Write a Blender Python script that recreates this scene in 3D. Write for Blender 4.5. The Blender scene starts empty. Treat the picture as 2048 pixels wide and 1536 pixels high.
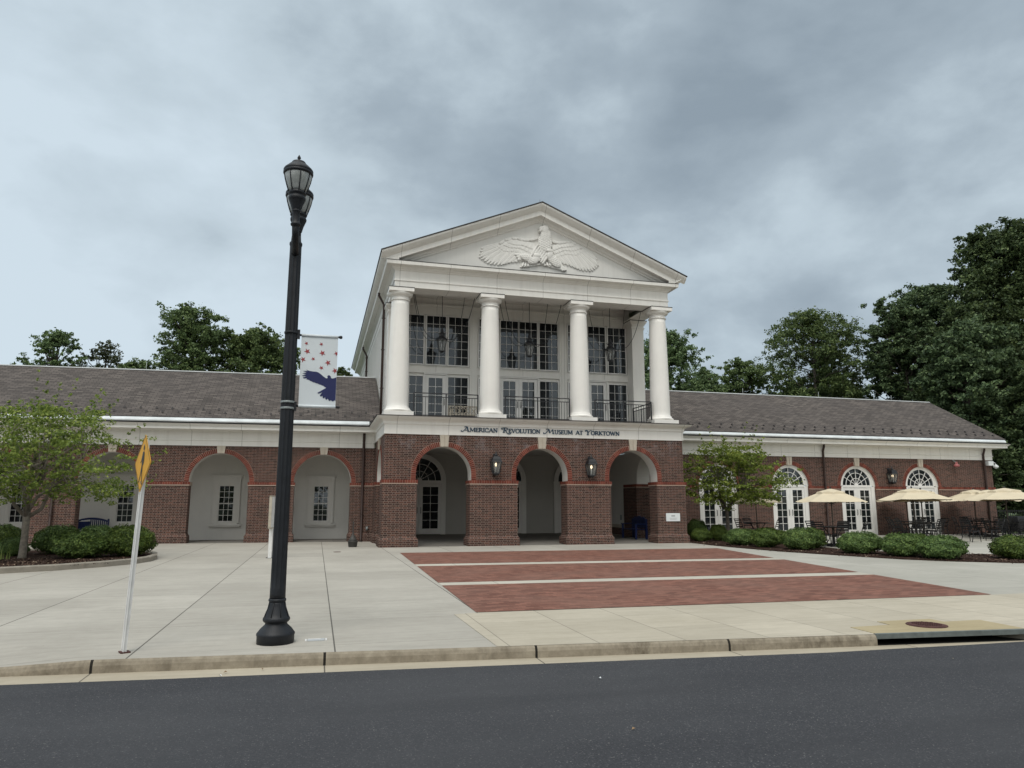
import bpy, math, random
import numpy as np
from mathutils import Vector, Matrix

R = math.radians
PI = math.pi
scene = bpy.context.scene
COL = scene.collection
rng = np.random.default_rng(7)
random.seed(7)

# ------------------------------------------------------------------ camera
cam_d = bpy.data.cameras.new('camera')
cam = bpy.data.objects.new('camera', cam_d)
COL.objects.link(cam)
cam.location = (-2.191, -25.146, 1.45)
cam.rotation_euler = (PI / 2 + 0.1659, 0, -0.2625)
cam_d.sensor_width = 36.0
cam_d.lens = 36.0 * 1434.0 / 2048.0
cam_d.clip_start = 0.1
cam_d.clip_end = 3000
scene.camera = cam

# ------------------------------------------------------------------ sky, sun, exposure
SUN_EL, SUN_AZ = R(58), R(205)      # azimuth clockwise from +Y: behind the camera, to its left
world = bpy.data.worlds.new('World')
scene.world = world
world.use_nodes = True


def build_world():
    nt = world.node_tree
    nt.nodes.clear()
    N = lambda t, **k: _node(nt, t, **k)
    out = N('ShaderNodeOutputWorld')
    bg = N('ShaderNodeBackground')
    bg.inputs['Strength'].default_value = 0.1
    sky = N('ShaderNodeTexSky', sky_type='NISHITA', sun_disc=False)
    sky.sun_elevation = SUN_EL
    sky.sun_rotation = SUN_AZ
    sky.air_density = 1.0
    sky.dust_density = 2.0
    tc = N('ShaderNodeTexCoord')
    sep = N('ShaderNodeSeparateXYZ')
    nt.links.new(tc.outputs['Generated'], sep.inputs[0])

    def M(op, a, b=None, c=None, clamp=False):
        n = N('ShaderNodeMath', operation=op, use_clamp=clamp)
        for i, v in enumerate((a, b, c)):
            if v is None:
                continue
            if isinstance(v, (int, float)):
                n.inputs[i].default_value = v
            else:
                nt.links.new(v, n.inputs[i])
        return n.outputs[0]
    x, y, z = sep.outputs
    cb = N('ShaderNodeCombineXYZ')      # cloud billows, flattened towards the horizon
    nt.links.new(x, cb.inputs[0])
    nt.links.new(y, cb.inputs[1])
    nt.links.new(M('MULTIPLY', z, 1.7), cb.inputs[2])

    def noise(scale, det, rough, dist, off):
        mp = N('ShaderNodeMapping')
        mp.inputs['Location'].default_value = off
        nt.links.new(cb.outputs[0], mp.inputs['Vector'])
        n = N('ShaderNodeTexNoise')
        n.inputs['Scale'].default_value = scale
        n.inputs['Detail'].default_value = det
        n.inputs['Roughness'].default_value = rough
        n.inputs['Distortion'].default_value = dist
        nt.links.new(mp.outputs[0], n.inputs['Vector'])
        return n.outputs[0]
    n1 = noise(2.4, 9, 0.5, 0.12, (3.1, 7.7, 0))
    n2 = noise(1.25, 4, 0.5, 0.1, (1.4, 2.2, 0.6))
    n3 = noise(5.2, 8, 0.55, 0.15, (9.4, 4.2, 0))
    v = M('ADD', M('MULTIPLY', n1, 0.50), M('MULTIPLY', n2, 0.50))
    v = M('ADD', v, M('MULTIPLY', M('SUBTRACT', n3, 0.5), 0.26))
    v = M('ADD', M('MULTIPLY', M('SUBTRACT', v, 0.5), 1.75), 0.5)
    # lighter to the left of the view and low down, heavier to the right and higher up
    v = M('ADD', v, M('MULTIPLY', M('SUBTRACT', 0.22, x), 0.15))
    v = M('ADD', v, M('MULTIPLY', M('SUBTRACT', 0.34, z), 0.24))
    v = M('ADD', v, 0.05)
    ramp = N('ShaderNodeValToRGB')
    e = ramp.color_ramp.elements
    e[0].position, e[0].color = 0.28, (0.285, 0.352, 0.412, 1)
    e[1].position, e[1].color = 0.74, (0.66, 0.77, 0.85, 1)
    k = e.new(0.45)
    k.color = (0.395, 0.475, 0.54, 1)
    k = e.new(0.57)
    k.color = (0.535, 0.632, 0.70, 1)
    nt.links.new(v, ramp.inputs['Fac'])
    # extra sky gain, added overhead and behind the camera to lift the white columns
    over = N('ShaderNodeMapRange', interpolation_type='SMOOTHSTEP')
    over.inputs['From Min'].default_value = 0.58
    over.inputs['From Max'].default_value = 0.9
    over.inputs['To Min'].default_value = 0.0
    over.inputs['To Max'].default_value = 1.6
    nt.links.new(z, over.inputs['Value'])
    back = N('ShaderNodeMapRange', interpolation_type='SMOOTHSTEP')
    back.inputs['From Min'].default_value = 0.1
    back.inputs['From Max'].default_value = 0.8
    back.inputs['To Min'].default_value = 1.0
    back.inputs['To Max'].default_value = 1.9
    nt.links.new(M('MULTIPLY', y, -1.0), back.inputs['Value'])
    gain = M('MULTIPLY', M('ADD', over.outputs[0], back.outputs[0]), 10.0)
    vm = N('ShaderNodeVectorMath', operation='SCALE')
    tint = N('ShaderNodeMixRGB', blend_type='MULTIPLY')
    nt.links.new(M('ADD', M('MULTIPLY', over.outputs[0], 0.6), M('MULTIPLY', M('SUBTRACT', back.outputs[0], 1.0), 1.1), clamp=True), tint.inputs[0])
    nt.links.new(ramp.outputs[0], tint.inputs[1])
    tint.inputs[2].default_value = (1.17, 1.0, 0.86, 1)
    nt.links.new(tint.outputs[0], vm.inputs[0])
    nt.links.new(gain, vm.inputs['Scale'])
    mix = N('ShaderNodeMixRGB')
    mix.inputs[0].default_value = 0.93
    nt.links.new(sky.outputs[0], mix.inputs[1])
    nt.links.new(vm.outputs[0], mix.inputs[2])
    nt.links.new(mix.outputs[0], bg.inputs['Color'])
    nt.links.new(bg.outputs[0], out.inputs[0])


def _node(nt, t, **k):
    n = nt.nodes.new(t)
    for a, b in k.items():
        setattr(n, a, b)
    return n


build_world()
sun_d = bpy.data.lights.new('sun', 'SUN')
sun_d.energy = 1.4
sun_d.angle = R(25)
sun_d.color = (1.0, 0.96, 0.89)
sun = bpy.data.objects.new('sun', sun_d)
COL.objects.link(sun)
sdir = Vector((math.sin(SUN_AZ) * math.cos(SUN_EL), math.cos(SUN_AZ) * math.cos(SUN_EL), math.sin(SUN_EL)))
sun.rotation_euler = (-sdir).to_track_quat('-Z', 'Y').to_euler()
sun.location = sdir * 60
scene.view_settings.view_transform = 'Standard'
scene.view_settings.look = 'None'
scene.view_settings.exposure = 0.0
scene.view_settings.gamma = 1.0
scene.render.resolution_x = 1024
scene.render.resolution_y = 768


# ------------------------------------------------------------------ material helpers
class MT:
    def __init__(self, name):
        self.m = bpy.data.materials.new(name)
        self.m.use_nodes = True
        self.nt = self.m.node_tree
        self.b = self.nt.nodes['Principled BSDF']
        self.out = self.nt.nodes['Material Output']
        self._pos = None

    def n(self, t, **k):
        return _node(self.nt, t, **k)

    def put(self, sock, v):
        if isinstance(v, (int, float)):
            sock.default_value = v
        elif isinstance(v, (tuple, list)):
            v = tuple(v)
            if sock.type == 'RGBA' and len(v) == 3:
                v = v + (1,)
            sock.default_value = v
        else:
            self.nt.links.new(v, sock)

    def M(self, op, a, b=None, c=None, clamp=False):
        n = self.n('ShaderNodeMath', operation=op, use_clamp=clamp)
        for i, v in enumerate((a, b, c)):
            if v is not None:
                self.put(n.inputs[i], v)
        return n.outputs[0]

    def pos(self):
        if self._pos is None:
            g = self.n('ShaderNodeNewGeometry')
            self.geo = g
            s = self.n('ShaderNodeSeparateXYZ')
            self.nt.links.new(g.outputs['Position'], s.inputs[0])
            self._pos = (s.outputs[0], s.outputs[1], s.outputs[2], g.outputs['Position'])
        return self._pos

    def wall_uv(self):
        x, y, z, p = self.pos()
        s = self.n('ShaderNodeSeparateXYZ')
        self.nt.links.new(self.geo.outputs['True Normal'], s.inputs[0])
        side = self.M('GREATER_THAN', self.M('ABSOLUTE', s.outputs[0]), 0.7)
        u = self.M('ADD', self.M('MULTIPLY', y, side), self.M('MULTIPLY', x, self.M('SUBTRACT', 1.0, side)))
        return u, z

    def noise(self, scale, detail=4, rough=0.55, vec=None, dist=0.0, col=False, dims='3D'):
        n = self.n('ShaderNodeTexNoise', noise_dimensions=dims)
        n.inputs['Scale'].default_value = scale
        n.inputs['Detail'].default_value = detail
        n.inputs['Roughness'].default_value = rough
        n.inputs['Distortion'].default_value = dist
        self.put(n.inputs['Vector'], vec if vec is not None else self.pos()[3])
        return n.outputs[1 if col else 0]

    def ramp(self, fac, stops, interp='LINEAR'):
        r = self.n('ShaderNodeValToRGB')
        r.color_ramp.interpolation = interp
        e = r.color_ramp.elements
        while len(e) < len(stops):
            e.new(0.5)
        for k, (p, c) in zip(e, stops):
            k.position = p
            k.color = tuple(c) + (1,) if len(c) == 3 else c
        self.put(r.inputs[0], fac)
        return r.outputs[0]

    def mix(self, fac, a, b, mode='MIX'):
        n = self.n('ShaderNodeMixRGB', blend_type=mode)
        self.put(n.inputs[0], fac)
        self.put(n.inputs[1], a)
        self.put(n.inputs[2], b)
        return n.outputs[0]

    def rng(self, v, a, b, c, d):
        n = self.n('ShaderNodeMapRange')
        for s, q in zip(n.inputs, (v, a, b, c, d)):
            self.put(s, q)
        return n.outputs[0]

    def bump(self, h, strength=0.3, dist=0.01):
        n = self.n('ShaderNodeBump')
        n.inputs['Strength'].default_value = strength
        n.inputs['Distance'].default_value = dist
        self.put(n.inputs['Height'], h)
        self.nt.links.new(n.outputs[0], self.b.inputs['Normal'])

    def set(self, color=None, rough=None, spec=None, metal=None):
        if color is not None:
            self.put(self.b.inputs['Base Color'], color)
        if rough is not None:
            self.put(self.b.inputs['Roughness'], rough)
        if spec is not None:
            self.put(self.b.inputs['Specular IOR Level'], spec)
        if metal is not None:
            self.put(self.b.inputs['Metallic'], metal)
        return self

    def vec(self, x, y, z=0.0):
        c = self.n('ShaderNodeCombineXYZ')
        for s, v in zip(c.inputs, (x, y, z)):
            self.put(s, v)
        return c.outputs[0]


MATS = {}


def flat(name, color, rough=0.5, var=0.12, scale=3.0, spec=0.4, metal=0.0, bump=0.0, bscale=60):
    t = MT(name)
    f = t.noise(scale, 5, 0.6)
    c = t.mix(t.rng(f, 0.3, 0.7, 0, 1), tuple(v * (1 - var) for v in color), tuple(min(1, v * (1 + var)) for v in color))
    t.set(c, rough, spec, metal)
    if bump:
        t.bump(t.noise(bscale, 3), bump, 0.01)
    MATS[name] = t.m
    return t.m


def mat_brick():
    t = MT('brick_flemish_bond')
    u, z = t.wall_uv()
    P, h = 0.2615, 0.0612
    rz = t.M('DIVIDE', z, h)
    row = t.M('FLOOR', rz)
    fz = t.M('FRACT', rz)
    off = t.M('MULTIPLY', t.M('FLOORED_MODULO', row, 2.0), 0.5)
    q = t.M('ADD', t.M('DIVIDE', u, P), off)
    cell = t.M('FLOOR', q)
    fq = t.M('FRACT', q)
    head = t.M('GREATER_THAN', fq, 0.667)
    jv = t.M('MAXIMUM', t.M('LESS_THAN', fq, 0.04), t.M('MULTIPLY', head, t.M('LESS_THAN', fq, 0.707)))
    jh = t.M('LESS_THAN', fz, 0.17)
    mort = t.M('MAXIMUM', jv, jh)
    wn = t.n('ShaderNodeTexWhiteNoise', noise_dimensions='2D')
    t.put(wn.inputs['Vector'], t.vec(t.M('ADD', t.M('MULTIPLY', cell, 2.0), head), row))
    rnd = wn.outputs['Value']
    bc = t.ramp(rnd, [(0.0, (0.032, 0.016, 0.012)), (0.35, (0.064, 0.028, 0.021)), (0.7, (0.094, 0.040, 0.029)), (1.0, (0.13, 0.058, 0.042))])
    bc = t.mix(t.M('MULTIPLY', head, 0.55), bc, (0.026, 0.017, 0.018))
    big = t.noise(0.9, 4)
    mc = t.mix(t.noise(14, 3), (0.23, 0.172, 0.145), (0.34, 0.27, 0.23))
    c = t.mix(mort, bc, mc)
    c = t.mix(t.rng(big, 0.35, 0.7, 0.0, 0.25), c, (0.07, 0.045, 0.038))
    # lime bloom below the entablature, in patches
    x, y, zz, p = t.pos()
    bl = t.M('MULTIPLY', t.rng(t.noise(1.6, 5, 0.7), 0.53, 0.68, 0, 1), t.rng(z, 3.05, 3.8, 0, 1))
    bl = t.M('MULTIPLY', bl, t.M('LESS_THAN', y, 0.5))
    c = t.mix(t.M('MULTIPLY', bl, 0.55), c, (0.30, 0.28, 0.29))
    t.set(c, 0.85, 0.25)
    t.bump(t.M('ADD', t.M('MULTIPLY', mort, -1.0), t.M('MULTIPLY', t.noise(60, 3), 0.3)), 0.5, 0.006)
    MATS['brick'] = t.m


def mat_redbrick():
    t = MT('rubbed_red_brick')
    g = t.pos() and t.geo
    r = g.outputs['Random Per Island']
    c = t.ramp(r, [(0.0, (0.10, 0.029, 0.021)), (0.5, (0.16, 0.044, 0.031)), (1.0, (0.225, 0.066, 0.045))])
    c = t.mix(t.rng(t.noise(30, 4), 0.3, 0.8, 0, 0.35), c, (0.15, 0.05, 0.035))
    t.set(c, 0.85, 0.25)
    t.bump(t.noise(80, 3), 0.3, 0.004)
    MATS['redbrick'] = t.m


def mat_white(name, base, joints=False, streak=0.12):
    t = MT(name)
    x, y, z, p = t.pos()
    f = t.noise(1.3, 6, 0.65)
    c = t.mix(t.rng(f, 0.35, 0.75, 0, 1), base, tuple(v * 0.93 for v in base))
    st = t.noise(1.0, 5, 0.6, t.vec(t.M('MULTIPLY', x, 5.0), t.M('MULTIPLY', y, 5.0), t.M('MULTIPLY', z, 0.35)))
    c = t.mix(t.rng(st, 0.5, 0.8, 0, streak), c, (0.42, 0.40, 0.36))
    if joints:
        u, zz = t.wall_uv()
        d = t.M('ABSOLUTE', t.M('SUBTRACT', t.M('FRACT', t.M('ADD', t.M('DIVIDE', u, 1.83), 0.28)), 0.5))
        c = t.mix(t.M('MULTIPLY', t.M('LESS_THAN', d, 0.0045), 0.6), c, (0.2, 0.19, 0.17))
    t.set(c, 0.5, 0.35)
    MATS[name] = t.m


def mat_glass():
    t = MT('window_glass')
    x, y, z, p = t.pos()
    f = t.noise(0.7, 3)
    c = t.mix(t.rng(f, 0.4, 0.65, 0, 1), (0.004, 0.005, 0.006), (0.012, 0.015, 0.018))
    t.set(c, 0.35, 0.1)
    gl = t.n('ShaderNodeBsdfGlossy')
    gl.inputs['Roughness'].default_value = 0.015
    gl.inputs['Color'].default_value = (0.80, 0.9, 1.0, 1)
    lw = t.n('ShaderNodeLayerWeight')
    lw.inputs['Blend'].default_value = 0.12
    mx = t.n('ShaderNodeMixShader')
    t.put(mx.inputs[0], t.M('ADD', t.M('MULTIPLY', lw.outputs['Fresnel'], 0.55), 0.055))
    t.nt.links.new(t.b.outputs[0], mx.inputs[1])
    t.nt.links.new(gl.outputs[0], mx.inputs[2])
    t.nt.links.new(mx.outputs[0], t.out.inputs[0])
    bn = t.n('ShaderNodeBump')
    bn.inputs['Strength'].default_value = 0.06
    bn.inputs['Distance'].default_value = 0.02
    t.put(bn.inputs['Height'], t.noise(1.7, 2))
    t.nt.links.new(bn.outputs[0], gl.inputs['Normal'])
    MATS['glass'] = t.m


def mat_shingle():
    t = MT('roof_shingles')
    x, y, z, p = t.pos()
    s = t.M('MULTIPLY', z, 2.03)
    br = t.n('ShaderNodeTexBrick', offset=0.5)
    br.inputs['Scale'].default_value = 1.0
    br.inputs['Brick Width'].default_value = 0.30
    br.inputs['Row Height'].default_value = 0.125
    br.inputs['Mortar Size'].default_value = 0.013
    br.inputs['Mortar Smooth'].default_value = 0.3
    br.inputs['Color1'].default_value = (0.060, 0.053, 0.049, 1)
    br.inputs['Color2'].default_value = (0.150, 0.130, 0.118, 1)
    br.inputs['Mortar'].default_value = (0.022, 0.019, 0.018, 1)
    t.put(br.inputs['Vector'], t.vec(x, s))
    big = t.noise(0.55, 5, 0.65, t.vec(t.M('ADD', x, t.M('MULTIPLY', s, 0.5)), t.M('MULTIPLY', s, 0.35)))
    c = t.mix(t.rng(big, 0.38, 0.7, 0.0, 0.5), br.outputs[0], (0.062, 0.055, 0.054))
    rowshade = t.M('FRACT', t.M('DIVIDE', s, 0.125))
    c = t.mix(t.rng(rowshade, 0.0, 1.0, 0.22, 0.0), c, (0.20, 0.18, 0.17))
    t.set(c, 0.95, 0.15)
    t.bump(t.M('SUBTRACT', br.outputs['Fac'], t.M('MULTIPLY', rowshade, 0.6)), 0.5, 0.01)
    MATS['shingle'] = t.m


def mat_concrete(name, c1, c2, jx, ox, jy, oy, jw=0.008, stain=0.42, jd=0.8):
    t = MT(name)
    x, y, z, p = t.pos()
    n1 = t.noise(0.5, 6, 0.62)
    n2 = t.noise(7, 6, 0.7)
    n3 = t.noise(160, 2)
    f = t.M('ADD', t.M('MULTIPLY', n1, 0.6), t.M('ADD', t.M('MULTIPLY', n2, 0.25), t.M('MULTIPLY', n3, 0.15)))
    c = t.mix(t.rng(f, 0.38, 0.62, 0, 1), c1, c2)
    br = t.noise(1.0, 5, 0.6, t.vec(t.M('MULTIPLY', x, 1.2), t.M('MULTIPLY', y, 9.0)))
    c = t.mix(t.rng(br, 0.45, 0.8, 0, stain), c, tuple(v * 0.68 for v in c1))
    # slab to slab tone differences
    wn = t.n('ShaderNodeTexWhiteNoise', noise_dimensions='2D')
    ix = t.M('FLOOR', t.M('DIVIDE', t.M('SUBTRACT', x, ox), jx))
    iy = t.M('FLOOR', t.M('DIVIDE', t.M('SUBTRACT', y, oy), jy))
    t.put(wn.inputs['Vector'], t.vec(ix, iy))
    c = t.mix(t.rng(wn.outputs['Value'], 0, 1, 0.0, 0.36), c, tuple(v * 0.75 for v in c1))

    def line(v, o, per, w):
        d = t.M('ABSOLUTE', t.M('SUBTRACT', t.M('FRACT', t.M('ADD', t.M('DIVIDE', t.M('SUBTRACT', v, o), per), 0.5)), 0.5))
        return t.M('LESS_THAN', t.M('MULTIPLY', d, per), w)
    lx = line(x, ox, jx, jw)
    ly = line(y, oy, jy, jw * 0.55)
    c = t.mix(t.M('MULTIPLY', lx, jd), c, (0.055, 0.052, 0.046))
    c = t.mix(t.M('MULTIPLY', ly, jd * 0.62), c, (0.07, 0.066, 0.058))
    # small spots
    sp = t.noise(26, 2, 0.5)
    c = t.mix(t.rng(sp, 0.74, 0.8, 0, 0.5), c, (0.12, 0.11, 0.10))
    t.set(c, 0.9, 0.2)
    t.bump(t.M('ADD', n2, n3), 0.15, 0.006)
    MATS[name] = t.m


def mat_pavers():
    t = MT('brick_pavers')
    x, y, z, p = t.pos()
    br = t.n('ShaderNodeTexBrick', offset=0.5)
    br.inputs['Scale'].default_value = 1.0
    br.inputs['Brick Width'].default_value = 0.19
    br.inputs['Row Height'].default_value = 0.092
    br.inputs['Mortar Size'].default_value = 0.0035
    br.inputs['Color1'].default_value = (0.125, 0.052, 0.037, 1)
    br.inputs['Color2'].default_value = (0.265, 0.122, 0.088, 1)
    br.inputs['Mortar'].default_value = (0.095, 0.055, 0.045, 1)
    t.put(br.inputs['Vector'], t.vec(x, y))
    n = t.noise(0.8, 6, 0.65)
    c = t.mix(t.rng(n, 0.4, 0.7, 0, 0.55), br.outputs[0], (0.20, 0.115, 0.09))
    n2 = t.noise(5, 5, 0.7, t.vec(t.M('MULTIPLY', x, 0.6), t.M('MULTIPLY', y, 2.0)))
    c = t.mix(t.rng(n2, 0.52, 0.75, 0, 0.45), c, (0.10, 0.06, 0.052))
    sp = t.noise(11, 2, 0.5)
    c = t.mix(t.rng(sp, 0.72, 0.78, 0, 0.35), c, (0.38, 0.25, 0.2))
    t.set(c, 0.85, 0.25)
    t.bump(t.M('ADD', t.M('MULTIPLY', br.outputs['Fac'], -1.0), t.M('MULTIPLY', n2, 0.5)), 0.4, 0.006)
    MATS['pavers'] = t.m


def mat_asphalt():
    t = MT('asphalt')
    x, y, z, p = t.pos()
    f = t.noise(85, 3, 0.75)
    g = t.noise(0.35, 5, 0.6)
    v = t.n('ShaderNodeTexVoronoi', feature='F1')
    v.inputs['Scale'].default_value = 75
    t.put(v.inputs['Vector'], p)
    sep = t.n('ShaderNodeSeparateColor')
    t.put(sep.inputs[0], v.outputs['Color'])
    c = t.ramp(f, [(0.30, (0.024, 0.025, 0.030)), (0.5, (0.041, 0.043, 0.049)), (0.70, (0.071, 0.073, 0.081))])
    chip = t.M('MULTIPLY', t.M('GREATER_THAN', sep.outputs[0], 0.86), t.M('LESS_THAN', v.outputs['Distance'], 0.42))
    c = t.mix(t.M('MULTIPLY', chip, 0.9), c, (0.12, 0.12, 0.125))
    chip2 = t.M('MULTIPLY', t.M('GREATER_THAN', sep.outputs[1], 0.985), t.M('LESS_THAN', v.outputs['Distance'], 0.35))
    c = t.mix(chip2, c, (0.24, 0.235, 0.225))
    c = t.mix(t.rng(g, 0.38, 0.66, 0, 0.5), c, (0.068, 0.07, 0.075))
    tr = t.noise(0.9, 4, 0.6, t.vec(t.M('MULTIPLY', x, 0.12), y))
    c = t.mix(t.rng(tr, 0.45, 0.72, 0, 0.55), c, (0.026, 0.027, 0.032))
    t.set(c, 0.88, 0.3)
    t.bump(t.M('ADD', f, t.M('MULTIPLY', v.outputs['Distance'], 0.6)), 0.7, 0.008)
    MATS['asphalt'] = t.m


def mat_kerb():
    t = MT('kerb_concrete')
    x, y, z, p = t.pos()
    f = t.noise(9, 6, 0.7)
    c = t.mix(t.rng(f, 0.35, 0.65, 0, 1), (0.24, 0.207, 0.158), (0.335, 0.295, 0.23))
    st = t.noise(1.0, 6, 0.7, t.vec(t.M('MULTIPLY', x, 7.0), t.M('MULTIPLY', y, 2.0), t.M('MULTIPLY', z, 5.0)))
    reg = t.noise(0.7, 4)
    c = t.mix(t.M('MULTIPLY', t.rng(st, 0.42, 0.68, 0, 0.75), t.rng(reg, 0.38, 0.6, 0.15, 1)), c, (0.075, 0.06, 0.042))
    d = t.M('ABSOLUTE', t.M('SUBTRACT', t.M('FRACT', t.M('ADD', t.M('DIVIDE', t.M('ADD', x, 2.05), 2.12), 0.5)), 0.5))
    c = t.mix(t.M('LESS_THAN', d, 0.006), c, (0.02, 0.018, 0.015))
    t.set(c, 0.9, 0.2)
    t.bump(f, 0.3, 0.006)
    MATS['kerb'] = t.m


def mat_mulch():
    t = MT('bark_mulch')
    f = t.noise(22, 6, 0.75)
    c = t.ramp(f, [(0.3, (0.012, 0.008, 0.007)), (0.5, (0.040, 0.022, 0.017)), (0.7, (0.095, 0.06, 0.045)), (0.85, (0.24, 0.18, 0.14))])
    t.set(c, 0.95, 0.1)
    t.bump(f, 1.0, 0.04)
    MATS['mulch'] = t.m


def mat_leaf(name, dark, mid, light, clump=0.9, trans=0.25):
    t = MT(name)
    x, y, z, p = t.pos()
    r = t.geo.outputs['Random Per Island']
    c = t.ramp(r, [(0.0, dark), (0.55, mid), (1.0, light)])
    n = t.noise(clump, 3)
    c = t.mix(t.rng(n, 0.35, 0.65, 0.45, 0.0), c, dark)
    oi = t.n('ShaderNodeObjectInfo')
    hs = t.n('ShaderNodeHueSaturation')
    t.put(hs.inputs['Hue'], t.rng(oi.outputs['Random'], 0, 1, 0.487, 0.512))
    t.put(hs.inputs['Saturation'], t.rng(oi.outputs['Random'], 0, 1, 1.08, 0.9))
    t.put(hs.inputs['Value'], t.rng(oi.outputs['Random'], 0, 1, 0.8, 1.25))
    t.put(hs.inputs['Color'], c)
    c = hs.outputs[0]
    t.set(c, 0.6, 0.3)
    tr = t.n('ShaderNodeBsdfTranslucent')
    t.put(tr.inputs['Color'], c)
    mx = t.n('ShaderNodeMixShader')
    mx.inputs[0].default_value = trans
    t.nt.links.new(t.b.outputs[0], mx.inputs[1])
    t.nt.links.new(tr.outputs[0], mx.inputs[2])
    t.nt.links.new(mx.outputs[0], t.out.inputs[0])
    MATS[name] = t.m


def mat_emit(name, col, strength):
    t = MT(name)
    t.set(col, 0.4)
    t.put(t.b.inputs['Emission Color'], col)
    t.b.inputs['Emission Strength'].default_value = strength
    MATS[name] = t.m


def mat_clear(name, col, rough, fac):
    t = MT(name)
    t.set(col, rough, 0.5)
    tr = t.n('ShaderNodeBsdfTransparent')
    mx = t.n('ShaderNodeMixShader')
    mx.inputs[0].default_value = fac
    t.nt.links.new(t.b.outputs[0], mx.inputs[1])
    t.nt.links.new(tr.outputs[0], mx.inputs[2])
    t.nt.links.new(mx.outputs[0], t.out.inputs[0])
    MATS[name] = t.m


mat_brick()
mat_redbrick()
mat_white('white_trim', (0.80, 0.785, 0.745), joints=True, streak=0.24)
mat_white('white_column', (0.83, 0.81, 0.77), streak=0.16)
mat_white('plaster', (0.70, 0.685, 0.65), streak=0.06)
mat_white('arcade_plaster', (0.75, 0.735, 0.70), streak=0.06)
mat_white('casing', (0.77, 0.755, 0.72), streak=0.04)
mat_white('shaded_porch_plaster', (0.47, 0.46, 0.435), streak=0.06)  # same paint as the other plaster, with the porch's shade put into its colour
mat_white('white_door', (0.80, 0.79, 0.765), streak=0.04)
mat_glass()
mat_shingle()
mat_concrete('concrete', (0.36, 0.339, 0.299), (0.468, 0.444, 0.395), 1.93, -1.95, 1.65, -17.1)
mat_concrete('concrete_beige', (0.41, 0.37, 0.295), (0.52, 0.475, 0.39), 0.96, -0.2, 0.86, -17.0, jw=0.006, jd=0.5)
mat_concrete('concrete_patio', (0.36, 0.35, 0.31), (0.46, 0.445, 0.40), 2.4, 1.2, 2.4, -0.4, jd=0.5)
mat_concrete('concrete_slab', (0.36, 0.30, 0.185), (0.46, 0.39, 0.255), 50, 23.3, 50, 13.3, jd=0.0)
mat_concrete('concrete_band', (0.45, 0.425, 0.365), (0.56, 0.525, 0.455), 3.9, 1.1, 50, 13.3, jd=0.5)
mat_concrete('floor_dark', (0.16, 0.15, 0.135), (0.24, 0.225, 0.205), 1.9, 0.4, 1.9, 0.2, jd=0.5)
mat_pavers()
mat_asphalt()
mat_kerb()
mat_mulch()
flat('mortar', (0.42, 0.33, 0.27), 0.9, 0.1, 20)
flat('keystone', (0.47, 0.42, 0.35), 0.85, 0.1, 8, bump=0.2)
flat('flashing', (0.035, 0.032, 0.032), 0.6, 0.2, 3)
flat('ridge_metal', (0.36, 0.37, 0.37), 0.6, 0.15, 2)
flat('gutter_metal', (0.62, 0.66, 0.68), 0.45, 0.14, 2.2)
flat('gap_dark', (0.015, 0.015, 0.02), 0.8)
flat('downspout', (0.042, 0.024, 0.02), 0.5, 0.2, 6)
flat('iron', (0.012, 0.013, 0.016), 0.45, 0.3, 12, spec=0.5)
flat('chair_metal', (0.010, 0.010, 0.012), 0.5, 0.2, 12, spec=0.4)
flat('lamp_black', (0.012, 0.014, 0.018), 0.5, 0.25, 9, spec=0.35, bump=0.25, bscale=90)
flat('letter_blue', (0.022, 0.062, 0.11), 0.5, 0.1)
flat('bench_blue', (0.010, 0.020, 0.085), 0.45, 0.2, 5)
flat('fabric', (0.60, 0.52, 0.38), 0.85, 0.05, 3)
flat('banner_cloth', (0.66, 0.71, 0.74), 0.6, 0.04, 2)
flat('star_red', (0.33, 0.05, 0.055), 0.6, 0.08)
flat('bird_blue', (0.016, 0.022, 0.095), 0.6, 0.15, 3)
flat('sign_yellow', (0.66, 0.33, 0.010), 0.5, 0.06, 4)
flat('sign_black', (0.012, 0.012, 0.012), 0.5)
flat('post_white', (0.70, 0.70, 0.69), 0.5, 0.1, 6)
mat_concrete('gutter_tan', (0.375, 0.33, 0.255), (0.485, 0.435, 0.345), 2.12, -2.05, 50, 13.3, jw=0.007, jd=0.8)
flat('rust', (0.075, 0.030, 0.026), 0.8, 0.35, 25, bump=0.6, bscale=50)
flat('steel_lip', (0.13, 0.15, 0.145), 0.6, 0.25, 8)
flat('steel', (0.26, 0.29, 0.29), 0.5, 0.2, 8, metal=0.3)
flat('void', (0.004, 0.004, 0.004), 0.9)
flat('grass_far', (0.06, 0.085, 0.03), 0.95, 0.3, 0.6)
flat('bark', (0.10, 0.085, 0.07), 0.9, 0.35, 14, bump=0.6, bscale=30)
flat('bark_pale', (0.21, 0.185, 0.155), 0.9, 0.3, 14, bump=0.5, bscale=40)
flat('bench_wood', (0.42, 0.38, 0.31), 0.7, 0.15, 10)
flat('plaque_white', (0.74, 0.77, 0.78), 0.4, 0.03)
flat('plaque_grey', (0.42, 0.44, 0.45), 0.5, 0.05)
flat('bin_grey', (0.05, 0.048, 0.045), 0.6, 0.2, 8)
flat('alarm_red', (0.38, 0.13, 0.13), 0.5, 0.1)
flat('cover_black', (0.008, 0.009, 0.011), 0.55, 0.2, 4)
flat('pine_straw', (0.25, 0.17, 0.10), 0.9, 0.3)
mat_emit('lamp_glow', (1.0, 0.80, 0.52), 2.6)
mat_clear('lantern_glass', (0.30, 0.31, 0.30), 0.12, 0.55)
flat('lamp_glass', (0.33, 0.35, 0.345), 0.12, 0.25, 9, spec=0.6)
mat_leaf('leaf_deep', (0.034, 0.056, 0.025), (0.088, 0.134, 0.053), (0.17, 0.225, 0.082))
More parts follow.
